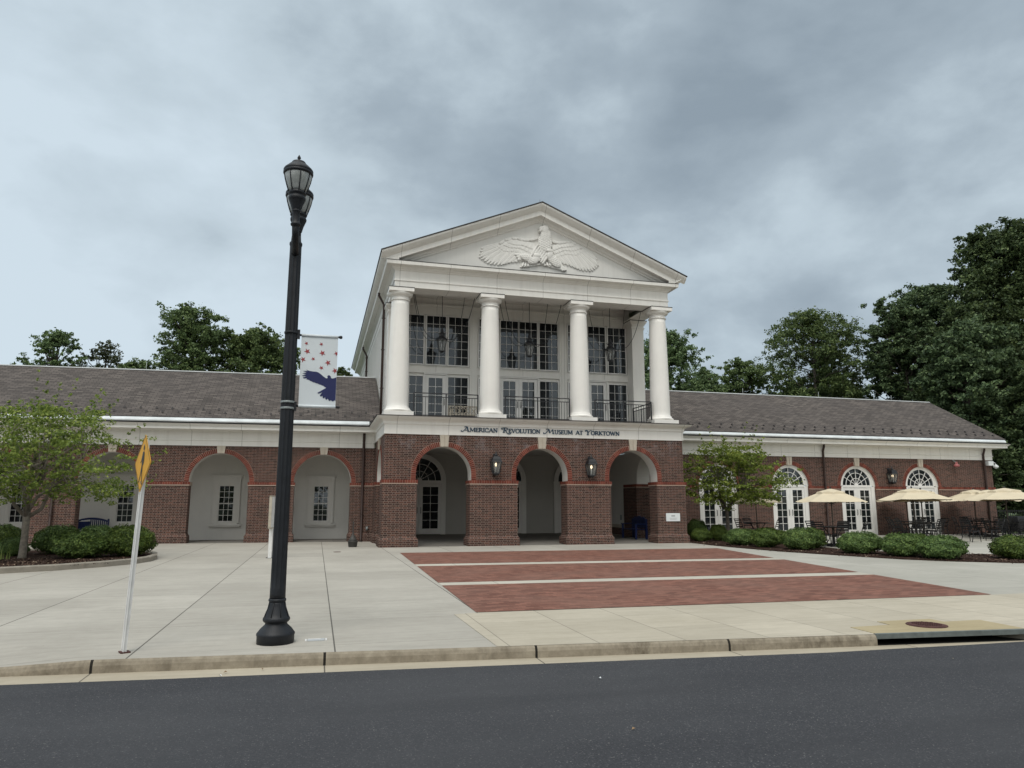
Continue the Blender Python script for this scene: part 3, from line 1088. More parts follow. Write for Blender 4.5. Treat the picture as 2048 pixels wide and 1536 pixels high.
def build_portico_ground():
    mb = MB()
    arch_wall(mb, 'x', 0.0, TH, 0.0, W, [(c, AR) for c in AX], ZC, 3.88)
    edges = [0.0, AX[0] - AR, AX[0] + AR, AX[1] - AR, AX[1] + AR, AX[2] - AR, AX[2] + AR, W]
    for i in range(0, 8, 2):
        pier(mb, edges[i], edges[i + 1], 0.0, TH)
    # side walls with an arch each
    for d0, d1 in ((0.0, TH), (W, W - TH)):
        arch_wall(mb, 'y', d0, d1, TH, YW, [(1.95, AR)], ZC, 3.88)
        lo, hi = min(d0, d1), max(d0, d1)
        pier(mb, lo, hi, TH + 0.05, 1.95 - AR)
        pier(mb, lo, hi, 1.95 + AR, YW + 0.1)
    part(mb, 'brick_wall')
    for i in range(0, 8, 2):
        mb = MB()
        string_course(mb, edges[i], edges[i + 1], 0.0, TH, faces='fs')
        part(mb, 'string_course')
    for lo, hi in ((0.0, TH), (W - TH, W)):
        mb = MB()
        string_course(mb, lo, hi, 1.95 + AR, YW, faces='fs')
        part(mb, 'string_course')
    for c in AX:
        arch_ring('arch_ring', 'x', 0.0, c, AR, ZC)
        keystone('x', 0.0, c, 3.452, 3.86, 0.25, 0.335)
    arch_ring('arch_ring', 'y', 0.0, 1.95, AR, ZC, sgn=-1)
    keystone('y', 0.0, 1.95, 3.452, 3.86, 0.25, 0.335)
    arch_ring('arch_ring', 'y', W, 1.95, AR, ZC, sgn=1)
    keystone('y', W, 1.95, 3.452, 3.86, 0.25, 0.335, sgn=1)
    # inside: floor falling gently outwards, ceiling, rear and end walls
    mb = MB()
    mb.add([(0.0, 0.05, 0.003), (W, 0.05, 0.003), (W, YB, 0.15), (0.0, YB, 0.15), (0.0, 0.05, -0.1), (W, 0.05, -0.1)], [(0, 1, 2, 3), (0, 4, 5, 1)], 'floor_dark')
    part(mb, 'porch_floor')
    mb = MB()
    mb.box(TH, W - TH, TH, YB, 3.64, 3.72, 'plaster')
    part(mb, 'porch_ceiling')
    mb = MB()
    mb.box(0.0, W, YB, YB + 0.3, 0.0, 3.72, 'shaded_porch_plaster')
    mb.box(0.3, TH, YW + 0.12, YB, 0.0, 3.64, 'plaster')
    mb.box(W - 0.52, W - 0.2, YW + 0.12, YB, 0.56, 3.64, 'plaster')
    mb.box(W - 0.58, W - 0.2, YW + 0.12, YB, 0.42, 0.56, 'keystone')
    mb.box(W - 0.55, W - 0.2, YW + 0.12, YB, 0.0, 0.42, 'brick')
    part(mb, 'porch_wall')
    mb = MB()
    mb.box(W - 0.56, W - 0.53, 4.75, 4.85, 0.75, 0.98, 'steel')
    part(mb, 'socket_box')


build_portico_ground()


# ---- glazed joinery
def glazing(mb, x0, x1, z0, z1, cols, rows, y, bar=0.013, white='white_door', depth=0.03):
    """muntin grid over an opening, standing proud of the pane at y"""
    for i in range(1, cols):
        c = x0 + (x1 - x0) * i / cols
        mb.box(c - bar / 2, c + bar / 2, y - depth, y - 0.001, z0, z1, white)
    for j in range(1, rows):
        c = z0 + (z1 - z0) * j / rows
        mb.box(x0, x1, y - depth + 0.004, y - 0.001, c - bar / 2, c + bar / 2, white)


def frame(mb, x0, x1, z0, z1, fw, ya, yb, white='white_door', bottom=True):
    """rectangular frame round x0..x1, z0..z1 (the clear opening)"""
    mb.box(x0 - fw, x0, ya, yb, z0 - (fw if bottom else 0), z1 + fw, white)
    mb.box(x1, x1 + fw, ya, yb, z0 - (fw if bottom else 0), z1 + fw, white)
    mb.box(x0, x1, ya, yb, z1, z1 + fw, white)
    if bottom:
        mb.box(x0, x1, ya, yb, z0 - fw, z0, white)


def pane(x0, x1, z0, z1, y, parent, left=False):
    mb = MB()
    mb.box(x0, x1, y, y + 0.012, z0, z1, 'glass')
    return part(mb, 'pane', parent, left)


def window(x0, x1, z0, z1, cols, rows, y, fw=0.05, name='window', left=False):
    mb = MB()
    frame(mb, x0, x1, z0, z1, fw, y - 0.055, y + 0.02)
    glazing(mb, x0, x1, z0, z1, cols, rows, y - 0.005)
    o = part(mb, name, None, left)
    pane(x0, x1, z0, z1, y, o, left)
    return o


def leaf(x0, x1, z0, z1, gx0, gx1, gz0, gz1, cols, rows, y, parent, hx=None, left=False, bar=0.019, hmat='iron'):
    """door leaf with a glazed panel; sub-part of the door set"""
    mb = MB()
    mb.box(x0, gx0, y - 0.04, y, z0, z1, 'white_door')
    mb.box(gx1, x1, y - 0.04, y, z0, z1, 'white_door')
    mb.box(gx0, gx1, y - 0.04, y, gz1, z1, 'white_door')
    mb.box(gx0, gx1, y - 0.04, y, z0, gz0, 'white_door')
    glazing(mb, gx0, gx1, gz0, gz1, cols, rows, y - 0.008, bar=bar)
    mb.box(gx0, gx1, y - 0.008, y + 0.004, gz0, gz1, 'glass')
    o = part(mb, 'door_leaf', parent, left)
    if hx is not None:
        zc = z0 + (z1 - z0) * 0.47
        hb = MB()
        hb.tube([(hx, y - 0.04, zc - 0.13), (hx, y - 0.085, zc - 0.11), (hx, y - 0.085, zc + 0.11), (hx, y - 0.04, zc + 0.13)], 0.013, hmat, 6)
        part(hb, 'door_handle', parent, left)
    return o


def fanlight(mb_f, c, r, zb, y, spokes=5, ringf=(0.42, 0.74), bar=0.022, white='white_door'):
    n = 24
    pts = arc(c, zb, r, PI, 0, n)
    mb_f.add([(x, y, z) for x, z in pts], [tuple(range(len(pts)))], 'glass')

    def ring(r0, r1, d):
        a, b = arc(c, zb, r0, PI, 0, n), arc(c, zb, r1, PI, 0, n)
        for i in range(n):
            vs = [(a[i][0], y - d, a[i][1]), (a[i + 1][0], y - d, a[i + 1][1]), (b[i + 1][0], y - d, b[i + 1][1]), (b[i][0], y - d, b[i][1])]
            vs += [(v[0], y, v[2]) for v in vs]
            mb_f.add(vs, [(0, 1, 2, 3), (0, 4, 5, 1), (3, 2, 6, 7)], white)
    for f in ringf:
        ring(r * f - bar / 2, r * f + bar / 2, 0.026)
    ring(0.0, r * 0.13, 0.034)
    for k in range(1, spokes + 1):
        a = PI * k / (spokes + 1)
        mb_f.bar((c + r * 0.13 * math.cos(a), y - 0.012, zb + r * 0.13 * math.sin(a)), (c + r * math.cos(a), y - 0.012, zb + r * math.sin(a)), bar, 0.026, white, up=(0, 1, 0))
    return ring


def arched_door(c, half, y, zsill, spring, fan_r, fan_z, leafs, glz, rows, head, left=False, handles=True):
    """pair of glazed leaves under a fanlight in a round-headed white casing"""
    mb = MB()
    n = 28
    # casing: jambs and arched head between the fan and the brick
    mb.box(c - half, leafs[0][0], y - 0.07, y + 0.02, zsill, spring, 'white_door')
    mb.box(leafs[-1][1], c + half, y - 0.07, y + 0.02, zsill, spring, 'white_door')
    mb.box(leafs[0][0], leafs[-1][1], y - 0.065, y + 0.02, head, fan_z, 'white_door')
    a, b = arc(c, fan_z, fan_r, PI, 0, n), arc(c, spring, half, PI, 0, n)
    m2 = arc(c, fan_z + (spring - fan_z) * 0.5, (fan_r + half) / 2, PI, 0, n)
    for i in range(n):
        vs = [(a[i][0], y - 0.05, a[i][1]), (a[i + 1][0], y - 0.05, a[i + 1][1]), (m2[i + 1][0], y - 0.05, m2[i + 1][1]), (m2[i][0], y - 0.05, m2[i][1])]
        vs2 = [(m2[i][0], y - 0.07, m2[i][1]), (m2[i + 1][0], y - 0.07, m2[i + 1][1]), (b[i + 1][0], y - 0.07, b[i + 1][1]), (b[i][0], y - 0.07, b[i][1])]
        mb.add(vs + [(v[0], y, v[2]) for v in vs], [(0, 1, 2, 3), (0, 4, 5, 1)], 'white_door')
        mb.add(vs2 + [(v[0], y - 0.05, v[2]) for v in vs2], [(0, 1, 2, 3), (0, 4, 5, 1)], 'white_door')
    mb.box(c - half - 0.0, c - half + 0.05, y - 0.085, y - 0.07, zsill, spring, 'white_door')
    mb.box(c + half - 0.05, c + half, y - 0.085, y - 0.07, zsill, spring, 'white_door')
    door = part(mb, 'french_door', None, left)
    fb = MB()
    fanlight(fb, c, fan_r, fan_z, y - 0.005)
    part(fb, 'fanlight', door, left)
    for k, ((x0, x1), (g0, g1)) in enumerate(zip(leafs, glz)):
        hx = None
        if handles:
            hx = (g1 + x1) / 2 + 0.0 if k == 0 else (x0 + g0) / 2
        leaf(x0 + 0.004, x1 - 0.004, zsill + 0.02, head - 0.004, g0, g1, zsill + 0.25, head - 0.14, 2, rows, y, door, hx, left)
    return door


def build_porch_doors():
    for c in (2.10, 5.775, 9.45):
        zf = 0.15
        arched_door(c, 1.17, YB - 0.05, zf, 2.47, 0.96, 2.47, [(c - 0.96, c), (c, c + 0.96)], [(c - 0.84, c - 0.16), (c + 0.16, c + 0.84)], 5, 2.33)


build_porch_doors()


# ---- wings
LAX = [-2.0 - 3.825 * i for i in range(6)]
LR = 1.088


def build_left_wing():
    xa = -22.9
    mb = MB()
    arch_wall(mb, 'x', YW, YW + 0.5, xa, 0.0, [(c, LR) for c in LAX[::-1]], ZS + 0.01, 3.68)
    edges = [xa]
    for c in LAX[::-1]:
        edges += [c - LR, c + LR]
    edges.append(-0.001)
    for i in range(0, len(edges), 2):
        pier(mb, edges[i], edges[i + 1], YW, YW + 0.5, pr=0.02, base=0.075)
    part(mb, 'brick_wall', left=True)
    for i in range(0, len(edges), 2):
        mb = MB()
        string_course(mb, edges[i], edges[i + 1], YW, YW + 0.5, z0=2.14, pr=0.055, ends=(True, i < len(edges) - 2))
        part(mb, 'string_course', left=True)
    for c in LAX:
        arch_ring('arch_ring', 'x', YW, c, LR, ZS + 0.01, left=True)
        keystone('x', YW, c, 3.375, 3.66, 0.26, 0.315, left=True)
    mb = MB()
    mb.box(xa, 0.3, YB, YB + 0.25, 0.0, 3.7, 'arcade_plaster')
    part(mb, 'arcade_wall', left=True)
    mb = MB()
    mb.box(xa, 0.3, YW + 0.5, YB, 3.55, 3.62, 'plaster')
    part(mb, 'arcade_ceiling', left=True)
    mb = MB()
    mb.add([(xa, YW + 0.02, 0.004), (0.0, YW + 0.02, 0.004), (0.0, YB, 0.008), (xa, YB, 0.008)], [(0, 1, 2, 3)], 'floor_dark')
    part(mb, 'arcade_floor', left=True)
    # sash windows in the arcade's rear wall, with crowned casings
    for c in (-2.03, -5.79, -9.6, -13.42, -17.25):
        y = YB - 0.04
        x0, x1, z0, z1 = c - 0.30, c + 0.30, 0.74, 2.2
        mb = MB()
        frame(mb, x0, x1, z0, z1, 0.05, y - 0.03, y + 0.04, 'casing')
        frame(mb, x0 - 0.05, x1 + 0.05, z0 - 0.05, z1 + 0.05, 0.10, y - 0.045, y + 0.04, 'casing')
        frame(mb, x0 - 0.15, x1 + 0.15, z0 - 0.07, z1 + 0.15, 0.08, y - 0.06, y + 0.04, 'casing', bottom=False)
        mb.box(x0 - 0.25, x1 + 0.25, y - 0.05, y + 0.04, z1 + 0.23, z1 + 0.38, 'casing')
        mb.box(x0 - 0.30, x1 + 0.30, y - 0.10, y + 0.04, z1 + 0.38, z1 + 0.44, 'casing')
        mb.box(x0 - 0.32, x1 + 0.32, y - 0.09, y + 0.04, z0 - 0.16, z0 - 0.10, 'casing')
        mb.box(x0 - 0.27, x1 + 0.27, y - 0.05, y + 0.04, z0 - 0.22, z0 - 0.16, 'casing')
        o = part(mb, 'sash_window', None, True)
        zm = (z0 + z1) / 2
        for nm, a, b, yy in (('sash', zm + 0.0, z1, y - 0.012), ('sash', z0, zm - 0.0, y + 0.012)):
            sb = MB()
            frame(sb, x0 + 0.03, x1 - 0.03, a + 0.025, b - 0.02, 0.025, yy - 0.014, yy + 0.012)
            glazing(sb, x0 + 0.03, x1 - 0.03, a + 0.025, b - 0.02, 3, 3, yy, bar=0.018, depth=0.014)
            sb.box(x0 + 0.03, x1 - 0.03, yy, yy + 0.006, a + 0.025, b - 0.02, 'glass')
            part(sb, nm, o, True)
    mb = MB()
    mb.box(-3.24, -3.14, YB - 0.08, YB, 1.16, 1.45, 'bin_grey')
    part(mb, 'intercom_box', left=True)


build_left_wing()

RDX = [15.35, 19.105, 22.86, 26.61]
RR = 0.985
XR = 31.08


def build_right_wing():
    mb = MB()
    arch_wall(mb, 'x', YW, YW + 0.22, W - 0.001, XR, [(c, RR) for c in RDX], ZS, 3.68, back='plaster')
    edges = [W + 0.001]
    for c in RDX:
        edges += [c - RR, c + RR]
    edges.append(XR)
    for i in range(0, len(edges), 2):
        mb.box(edges[i], edges[i + 1], YW - 0.02, YW + 0.22, 0.2, 2.13, 'brick')
        mb.box(edges[i] - 0.0, edges[i + 1] + (0.06 if i == len(edges) - 2 else 0), YW - 0.06, YW + 0.24, -0.05, 0.2, 'brick')
    mb.box(XR - 0.25, XR + 0.02, YW + 0.22, 12.2, -0.05, 3.68, 'brick')
    part(mb, 'brick_wall')
    for i in range(0, len(edges), 2):
        mb = MB()
        string_course(mb, edges[i], edges[i + 1], YW, YW + 0.2, pr=0.05, ends=(False, i == len(edges) - 2))
        part(mb, 'string_course')
    for c in RDX:
        arch_ring('arch_ring', 'x', YW, c, RR, ZS, w=0.19)
        keystone('x', YW, c, 3.25, 3.64, 0.24, 0.30)
        arched_door(c, RR - 0.003, YW + 0.13, 0.0, ZS, 0.785, 2.345, [(c - 0.80, c), (c, c + 0.80)], [(c - 0.69, c - 0.17), (c + 0.17, c + 0.69)], 6, 2.24)


build_right_wing()

ENT = [(-0.1, 3.655), (0.045, 3.655), (0.045, 3.84), (0.08, 3.85), (0.08, 3.875), (0.05, 3.89), (0.05, 4.19), (0.08, 4.2), (0.10, 4.225), (0.14, 4.235), (0.53, 4.245), (0.54, 4.25), (0.54, 4.35), (0.57, 4.36), (0.60, 4.40), (0.655, 4.445), (-0.1, 4.46)]
GAP = [(-0.1, 4.461), (0.60, 4.461), (0.60, 4.50), (-0.1, 4.50)]
GUT = [(0.2, 4.501), (0.63, 4.501), (0.665, 4.53), (0.66, 4.56), (0.56, 4.68), (0.2, 4.685)]


def build_wing_tops():
    for name, path, left in (('entablature', [(-23.2, YW), (-0.05, YW)], True), ('entablature', [(W + 0.05, YW), (XR, YW), (XR, 12.2)], False)):
        mb = MB()
        mb.sweep(path, ENT, 'white_trim')
        mb.sweep(path, GAP, 'gap_dark')
        part(mb, name, left=left)
    ez, ey, rz_, ry = 4.69, YW - 0.585, 7.2, 8.0
    k = (rz_ - ez) / (ry - ey)
    for xa, xb, left in ((-23.4, 0.19, True), (W - 0.21, XR + 0.42, False)):
        mb = MB()
        mb.add([(xa, ey, ez), (xb, ey, ez), (xb, ry, rz_), (xa, ry, rz_), (xb, 12.5, ez), (xa, 12.5, ez)], [(0, 1, 2, 3), (3, 2, 4, 5)], 'shingle')
        mb.add([(xa, ey, ez - 0.06), (xb, ey, ez - 0.06), (xb, ry, rz_ - 0.06), (xa, ry, rz_ - 0.06), (xb, 12.5, ez - 0.06), (xa, 12.5, ez - 0.06)], [(3, 2, 1, 0), (5, 4, 2, 3)], 'flashing')
        mb.add([(xb, ey, ez), (xb, ey, ez - 0.06), (xb, ry, rz_ - 0.06), (xb, ry, rz_), (xb, 12.5, ez), (xb, 12.5, ez - 0.06)], [(0, 1, 2, 3), (3, 2, 5, 4)], 'flashing')
        mb.add([(xa, ey, ez - 0.06), (xb, ey, ez - 0.06), (xb, ey, ez), (xa, ey, ez)], [(0, 1, 2, 3)], 'flashing')
        # two staggered rows of snow guards
        for row, dy in ((0, 0.34), (1, 0.66)):
            x = xa + 0.3 + 0.28 * row
            while x < xb - 0.25:
                y = ey + dy
                z = ez + k * dy
                mb.add([(x - 0.035, y - 0.05, z - 0.01), (x + 0.035, y - 0.05, z - 0.01), (x + 0.03, y - 0.02, z + 0.075), (x - 0.03, y - 0.02, z + 0.075), (x - 0.02, y + 0.08, z + 0.03), (x + 0.02, y + 0.08, z + 0.03)],
                       [(0, 1, 2, 3), (3, 2, 5, 4), (0, 3, 4), (1, 5, 2)], 'flashing')
                x += 0.56
        roof = part(mb, 'wing_roof', left=left)
        mb = MB()
        mb.add([(xa, ry - 0.09, rz_ - 0.025), (xb, ry - 0.09, rz_ - 0.025), (xb, ry, rz_ + 0.035), (xa, ry, rz_ + 0.035), (xb, ry + 0.09, rz_ - 0.025), (xa, ry + 0.09, rz_ - 0.025)], [(0, 1, 2, 3), (3, 2, 4, 5)], 'ridge_metal')
        part(mb, 'ridge_cap', roof, left)
        mb = MB()
        mb.sweep([(xa, YW), (min(xb, 0.0) - 0.32 if left else XR + 0.3, YW)] if left else [(W + 0.1, YW), (XR + 0.35, YW)], GUT, 'gutter_metal')
        part(mb, 'gutter', roof, left)
        for x in ((-3.9, -9.6) if left else (19.4, 24.1, 28.9)):
            mb = MB()
            mb.tube([(x, ry, rz_), (x, ry, rz_ + 0.32)], [0.012, 0.005], 'gutter_metal', 5)
            part(mb, 'lightning_rod', roof, left)
    # gable wall and raking board at the far end of the right wing
    mb = MB()
    mb.add([(XR - 0.05, YW, 4.4), (XR - 0.05, 12.2, 4.4), (XR - 0.05, 8.0, 7.1)], [(0, 1, 2)], 'white_trim')
    part(mb, 'gable_wall')


build_wing_tops()


def downspout(x, y, ztop, zbot, jog=0.35, left=False, side=None):
    mb = MB()
    if side is None:
        pts = [(x, y - jog, ztop), (x, y - jog, ztop - 0.08), (x, y, ztop - 0.34), (x, y, zbot + 0.12), (x, y - 0.1, zbot + 0.02)]
    else:
        pts = [(x + side * jog, y, ztop), (x + side * jog, y, ztop - 0.1), (x, y, ztop - 0.5), (x, y, zbot)]
    mb.tube(pts, 0.052, 'downspout', 8)
    for k in (0.25, 0.55, 0.8):
        z = zbot + (ztop - zbot) * k
        mb.box(x - 0.07, x + 0.07, y - 0.06, y + 0.06, z - 0.012, z + 0.012, 'downspout')
    return part(mb, 'downspout', None, left)


downspout(-0.47, YW - 0.07, 4.24, 0.0, 0.05, True)
downspout(-11.5, YW - 0.07, 4.24, 0.0, 0.05, True)
downspout(20.95, YW - 0.1, 4.26, 0.0, 0.1)
downspout(30.5, YW - 0.1, 4.26, 0.0, 0.1)


# ---- lower entablature of the portico, deck
def build_deck():
    path = [(0.0, YW + 0.1), (0.0, 0.0), (W, 0.0), (W, YW + 0.1)]
    mb = MB()
    mb.sweep(path, [(-0.2, 3.868), (0.035, 3.868), (0.035, 4.2), (0.06, 4.21), (0.07, 4.225), (0.07, 4.30), (0.085, 4.31), (0.10, 4.335), (0.14, 4.36), (0.22, 4.385), (0.27, 4.42), (0.29, 4.44), (0.30, 4.47), (0.31, 4.475), (-0.2, 4.48)], 'white_trim')
    part(mb, 'entablature')
    mb = MB()
    mb.sweep(path, [(-0.2, 4.481), (0.335, 4.472), (0.34, 4.474), (0.34, 4.498), (0.1, 4.525), (-0.2, 4.535)], 'flashing')
    mb.box(0.15, W - 0.15, 0.15, 3.3, 4.40, 4.527, 'flashing')
    part(mb, 'balcony_deck')


build_deck()

# ---- columns
CX = [0.48, 3.89, 7.47, 10.88]
CY = 0.72


def build_columns():
    for x in CX:
        mb = MB()
        prof = []
        for i in range(25):
            t = i / 24
            r = 0.388 - (0.388 - 0.322) * (t ** 1.6)
            prof.append((r, 4.92 + t * (8.83 - 4.92)))
        prof = [(0.43, 4.86), (0.40, 4.89)] + prof
        mb.lathe(prof, x, CY, 'white_column', 40)
        col = part(mb, 'column')
        mb = MB()
        h = 0.52
        mb.box(x - h, x + h, CY - h, CY + h, 4.528, 4.70, 'white_column')
        tor = [(0.42, 4.699)] + [(0.445 + 0.065 * math.sin(PI * i / 8), 4.70 + 0.115 * i / 8) for i in range(9)] + [(0.44, 4.82), (0.44, 4.862), (0.42, 4.87)]
        mb.lathe(tor, x, CY, 'white_column', 40)
        part(mb, 'column_base', col)
        mb = MB()
        ast = [(0.318, 8.825)] + [(0.335 + 0.028 * math.sin(PI * i / 6), 8.83 + 0.06 * i / 6) for i in range(7)] + [(0.322, 8.895), (0.322, 8.985), (0.34, 8.99), (0.345, 9.01)]
        ech = [(0.345 + 0.105 * math.sin(PI / 2 * i / 8), 9.01 + 0.12 * (1 - math.cos(PI / 2 * i / 8))) for i in range(9)]
        mb.lathe(ast + ech + [(0.44, 9.14)], x, CY, 'white_column', 40)
        mb.box(x - 0.455, x + 0.455, CY - 0.455, CY + 0.455, 9.135, 9.265, 'white_column')
        mb.box(x - 0.465, x + 0.465, CY - 0.465, CY + 0.465, 9.266, 9.289, 'flashing')
        part(mb, 'column_capital', col)
    for x0, x1 in ((0.2, 0.8), (W - 0.8, W - 0.2)):
        mb = MB()
        mb.box(x0 + 0.03, x1 - 0.03, 2.63, 3.25, 4.5, 8.87, 'white_column')
        for z0, z1, p in ((8.87, 8.93, 0.0), (8.93, 8.97, 0.03), (8.97, 9.08, 0.0), (9.08, 9.14, 0.035), (9.14, 9.19, 0.07), (9.19, 9.265, 0.105)):
            mb.box(x0 + 0.02 - p, x1 - 0.02 + p, 2.62 - p, 3.25, z0, z1, 'white_column')
        mb.box(x0 - 0.10, x1 + 0.10, 2.50, 3.25, 9.266, 9.288, 'flashing')
        mb.box(x0 - 0.02, x1 + 0.02, 2.58, 3.25, 4.5, 4.72, 'white_column')
        part(mb, 'pilaster')


build_columns()

# ---- upper entablature, pediment and roof
UX0, UX1, UY = 0.22, 11.18, 0.32
YE = 23.0
TIPX, PX, TIPZ, PZ = -0.32, 5.72, 10.44, 12.92
SL = (PZ - TIPZ) / (PX - TIPX)


def build_upper():
    path = [(UX0, YE), (UX0, UY), (UX1, UY), (UX1, YE)]
    mb = MB()
    mb.sweep(path, [(-0.78, 9.29), (0.0, 9.29), (0.0, 9.51), (0.03, 9.52), (0.03, 9.565), (0.0, 9.58), (0.0, 9.9), (0.03, 9.915), (0.05, 9.95), (0.09, 9.97), (0.12, 10.02), (0.15, 10.035), (0.31, 10.05), (0.325, 10.06), (0.335, 10.18), (-0.78, 10.2)], 'white_trim')
    part(mb, 'entablature')
    mb = MB()
    mb.add([(UX0 - 0.34, UY - 0.345, 10.185), (UX1 + 0.34, UY - 0.345, 10.185), (UX1 + 0.34, UY - 0.345, 10.205), (UX0 - 0.34, UY - 0.345, 10.205), (UX1 + 0.3, UY + 0.05, 10.235), (UX0 - 0.3, UY + 0.05, 10.235)], [(0, 1, 2, 3), (3, 2, 4, 5)], 'flashing')
    part(mb, 'cornice_flashing')
    # side eaves
    for sx, p in ((0, [(UX0, YE), (UX0, -0.012)]), (1, [(UX1, -0.012), (UX1, YE)])):
        mb = MB()
        mb.sweep(p, [(-0.1, 10.19), (0.33, 10.181), (0.345, 10.215), (0.40, 10.25), (0.46, 10.30), (0.51, 10.35), (0.535, 10.40), (0.54, 10.43), (-0.1, 10.62)], 'white_trim')
        part(mb, 'eave_cornice')
    # raking cornice, mitred at the apex
    mb = MB()
    prof = [(0.545, -0.0), (0.545, -0.05), (0.52, -0.09), (0.46, -0.15), (0.40, -0.205), (0.35, -0.235), (0.345, -0.25), (0.335, -0.255), (0.335, -0.425), (0.30, -0.43), (0.16, -0.45), (0.13, -0.47), (0.10, -0.52), (0.05, -0.55), (0.03, -0.60), (0.0, -0.62), (-0.1, -0.62)]
    vs = []
    for o, dz in prof:
        dx = max(0.0, (10.2 - TIPZ - dz) / SL) + (0.0 if o > 0.34 else 0.15 if dz > -0.3 else 0.0)
        xl, xr = TIPX + dx, 2 * PX - TIPX - dx
        zl = TIPZ + SL * dx + dz
        y = UY - o
        vs += [(xl, y, zl), (PX, y, PZ + dz), (xr, y, zl)]
    k = len(prof)
    fs = []
    for j in range(k - 1):
        for s in (0, 1):
            fs.append((3 * j + s, 3 * (j + 1) + s, 3 * (j + 1) + s + 1, 3 * j + s + 1))
    lf = [3 * j for j in range(k)]
    fs += [tuple(lf[:9] + [lf[15]]), tuple(3 * j + 2 for j in reversed(list(range(9)) + [15]))]
    mb.add(vs, fs, 'white_trim')
    rak = part(mb, 'pediment')
    mb = MB()
    mb.add([(UX0 - 0.2, UY + 0.012, 10.15), (UX1 + 0.2, UY + 0.012, 10.15), (PX, UY + 0.012, PZ - 0.4)], [(0, 1, 2)], 'tympanum')
    part(mb, 'tympanum', rak)
    mb = MB()
    a, c = TIPX - 0.03, 2 * PX - TIPX + 0.03
    y0 = UY - 0.575
    z0 = TIPZ - 0.012 + 0.0
    for zz, m in ((0.045, 'shingle'), (0.005, 'flashing')):
        mb.add([(a, y0, z0 + zz), (PX, y0, PZ + zz), (PX, YE + 0.4, PZ + zz), (a, YE + 0.4, z0 + zz), (c, y0, z0 + zz), (c, YE + 0.4, z0 + zz)], [(0, 1, 2, 3), (1, 4, 5, 2)], m)
    mb.add([(a, y0, z0 + 0.005), (PX, y0, PZ + 0.005), (c, y0, z0 + 0.005), (c, y0, z0 + 0.045), (PX, y0, PZ + 0.045), (a, y0, z0 + 0.045)], [(0, 1, 4, 5), (1, 2, 3, 4)], 'flashing')
    mb.add([(a, y0, z0 + 0.005), (a, y0, z0 + 0.045), (a, YE + 0.4, z0 + 0.045), (a, YE + 0.4, z0 + 0.005)], [(0, 1, 2, 3)], 'flashing')
    roof = part(mb, 'upper_roof')
    mb = MB()
    mb.tube([(PX, 0.1, PZ), (PX, 0.1, PZ + 0.26)], [0.012, 0.005], 'iron', 5)
    part(mb, 'lightning_rod', roof)
    # clapboard flanks and rear gable
    mb = MB()
    h = 0.132
    z = 4.42
    while z < 9.32:
        for x, s in ((UX0 + 0.02, -1), (UX1 - 0.02, 1)):
            mb.add([(x, 3.24, z + h), (x, YE, z + h), (x + s * 0.022, YE, z), (x + s * 0.022, 3.24, z), (x, 3.24, z), (x, YE, z)], [(0, 1, 2, 3), (3, 2, 5, 4)], 'white_column')
        z += h
    mb.add([(UX0, YE, 4.4), (UX1, YE, 4.4), (UX1, YE, 10.2), (PX, YE, PZ), (UX0, YE, 10.2)], [(0, 1, 2, 3, 4)], 'white_column')
    part(mb, 'siding_wall')


mat_white('tympanum', (0.72, 0.71, 0.68), streak=0.2)
build_upper()
downspout(UX0 - 0.075, 3.9, 10.05, 4.75, 0.22, False, -1)
downspout(UX0 - 0.075, 14.6, 10.05, 7.0, 0.22, False, -1)


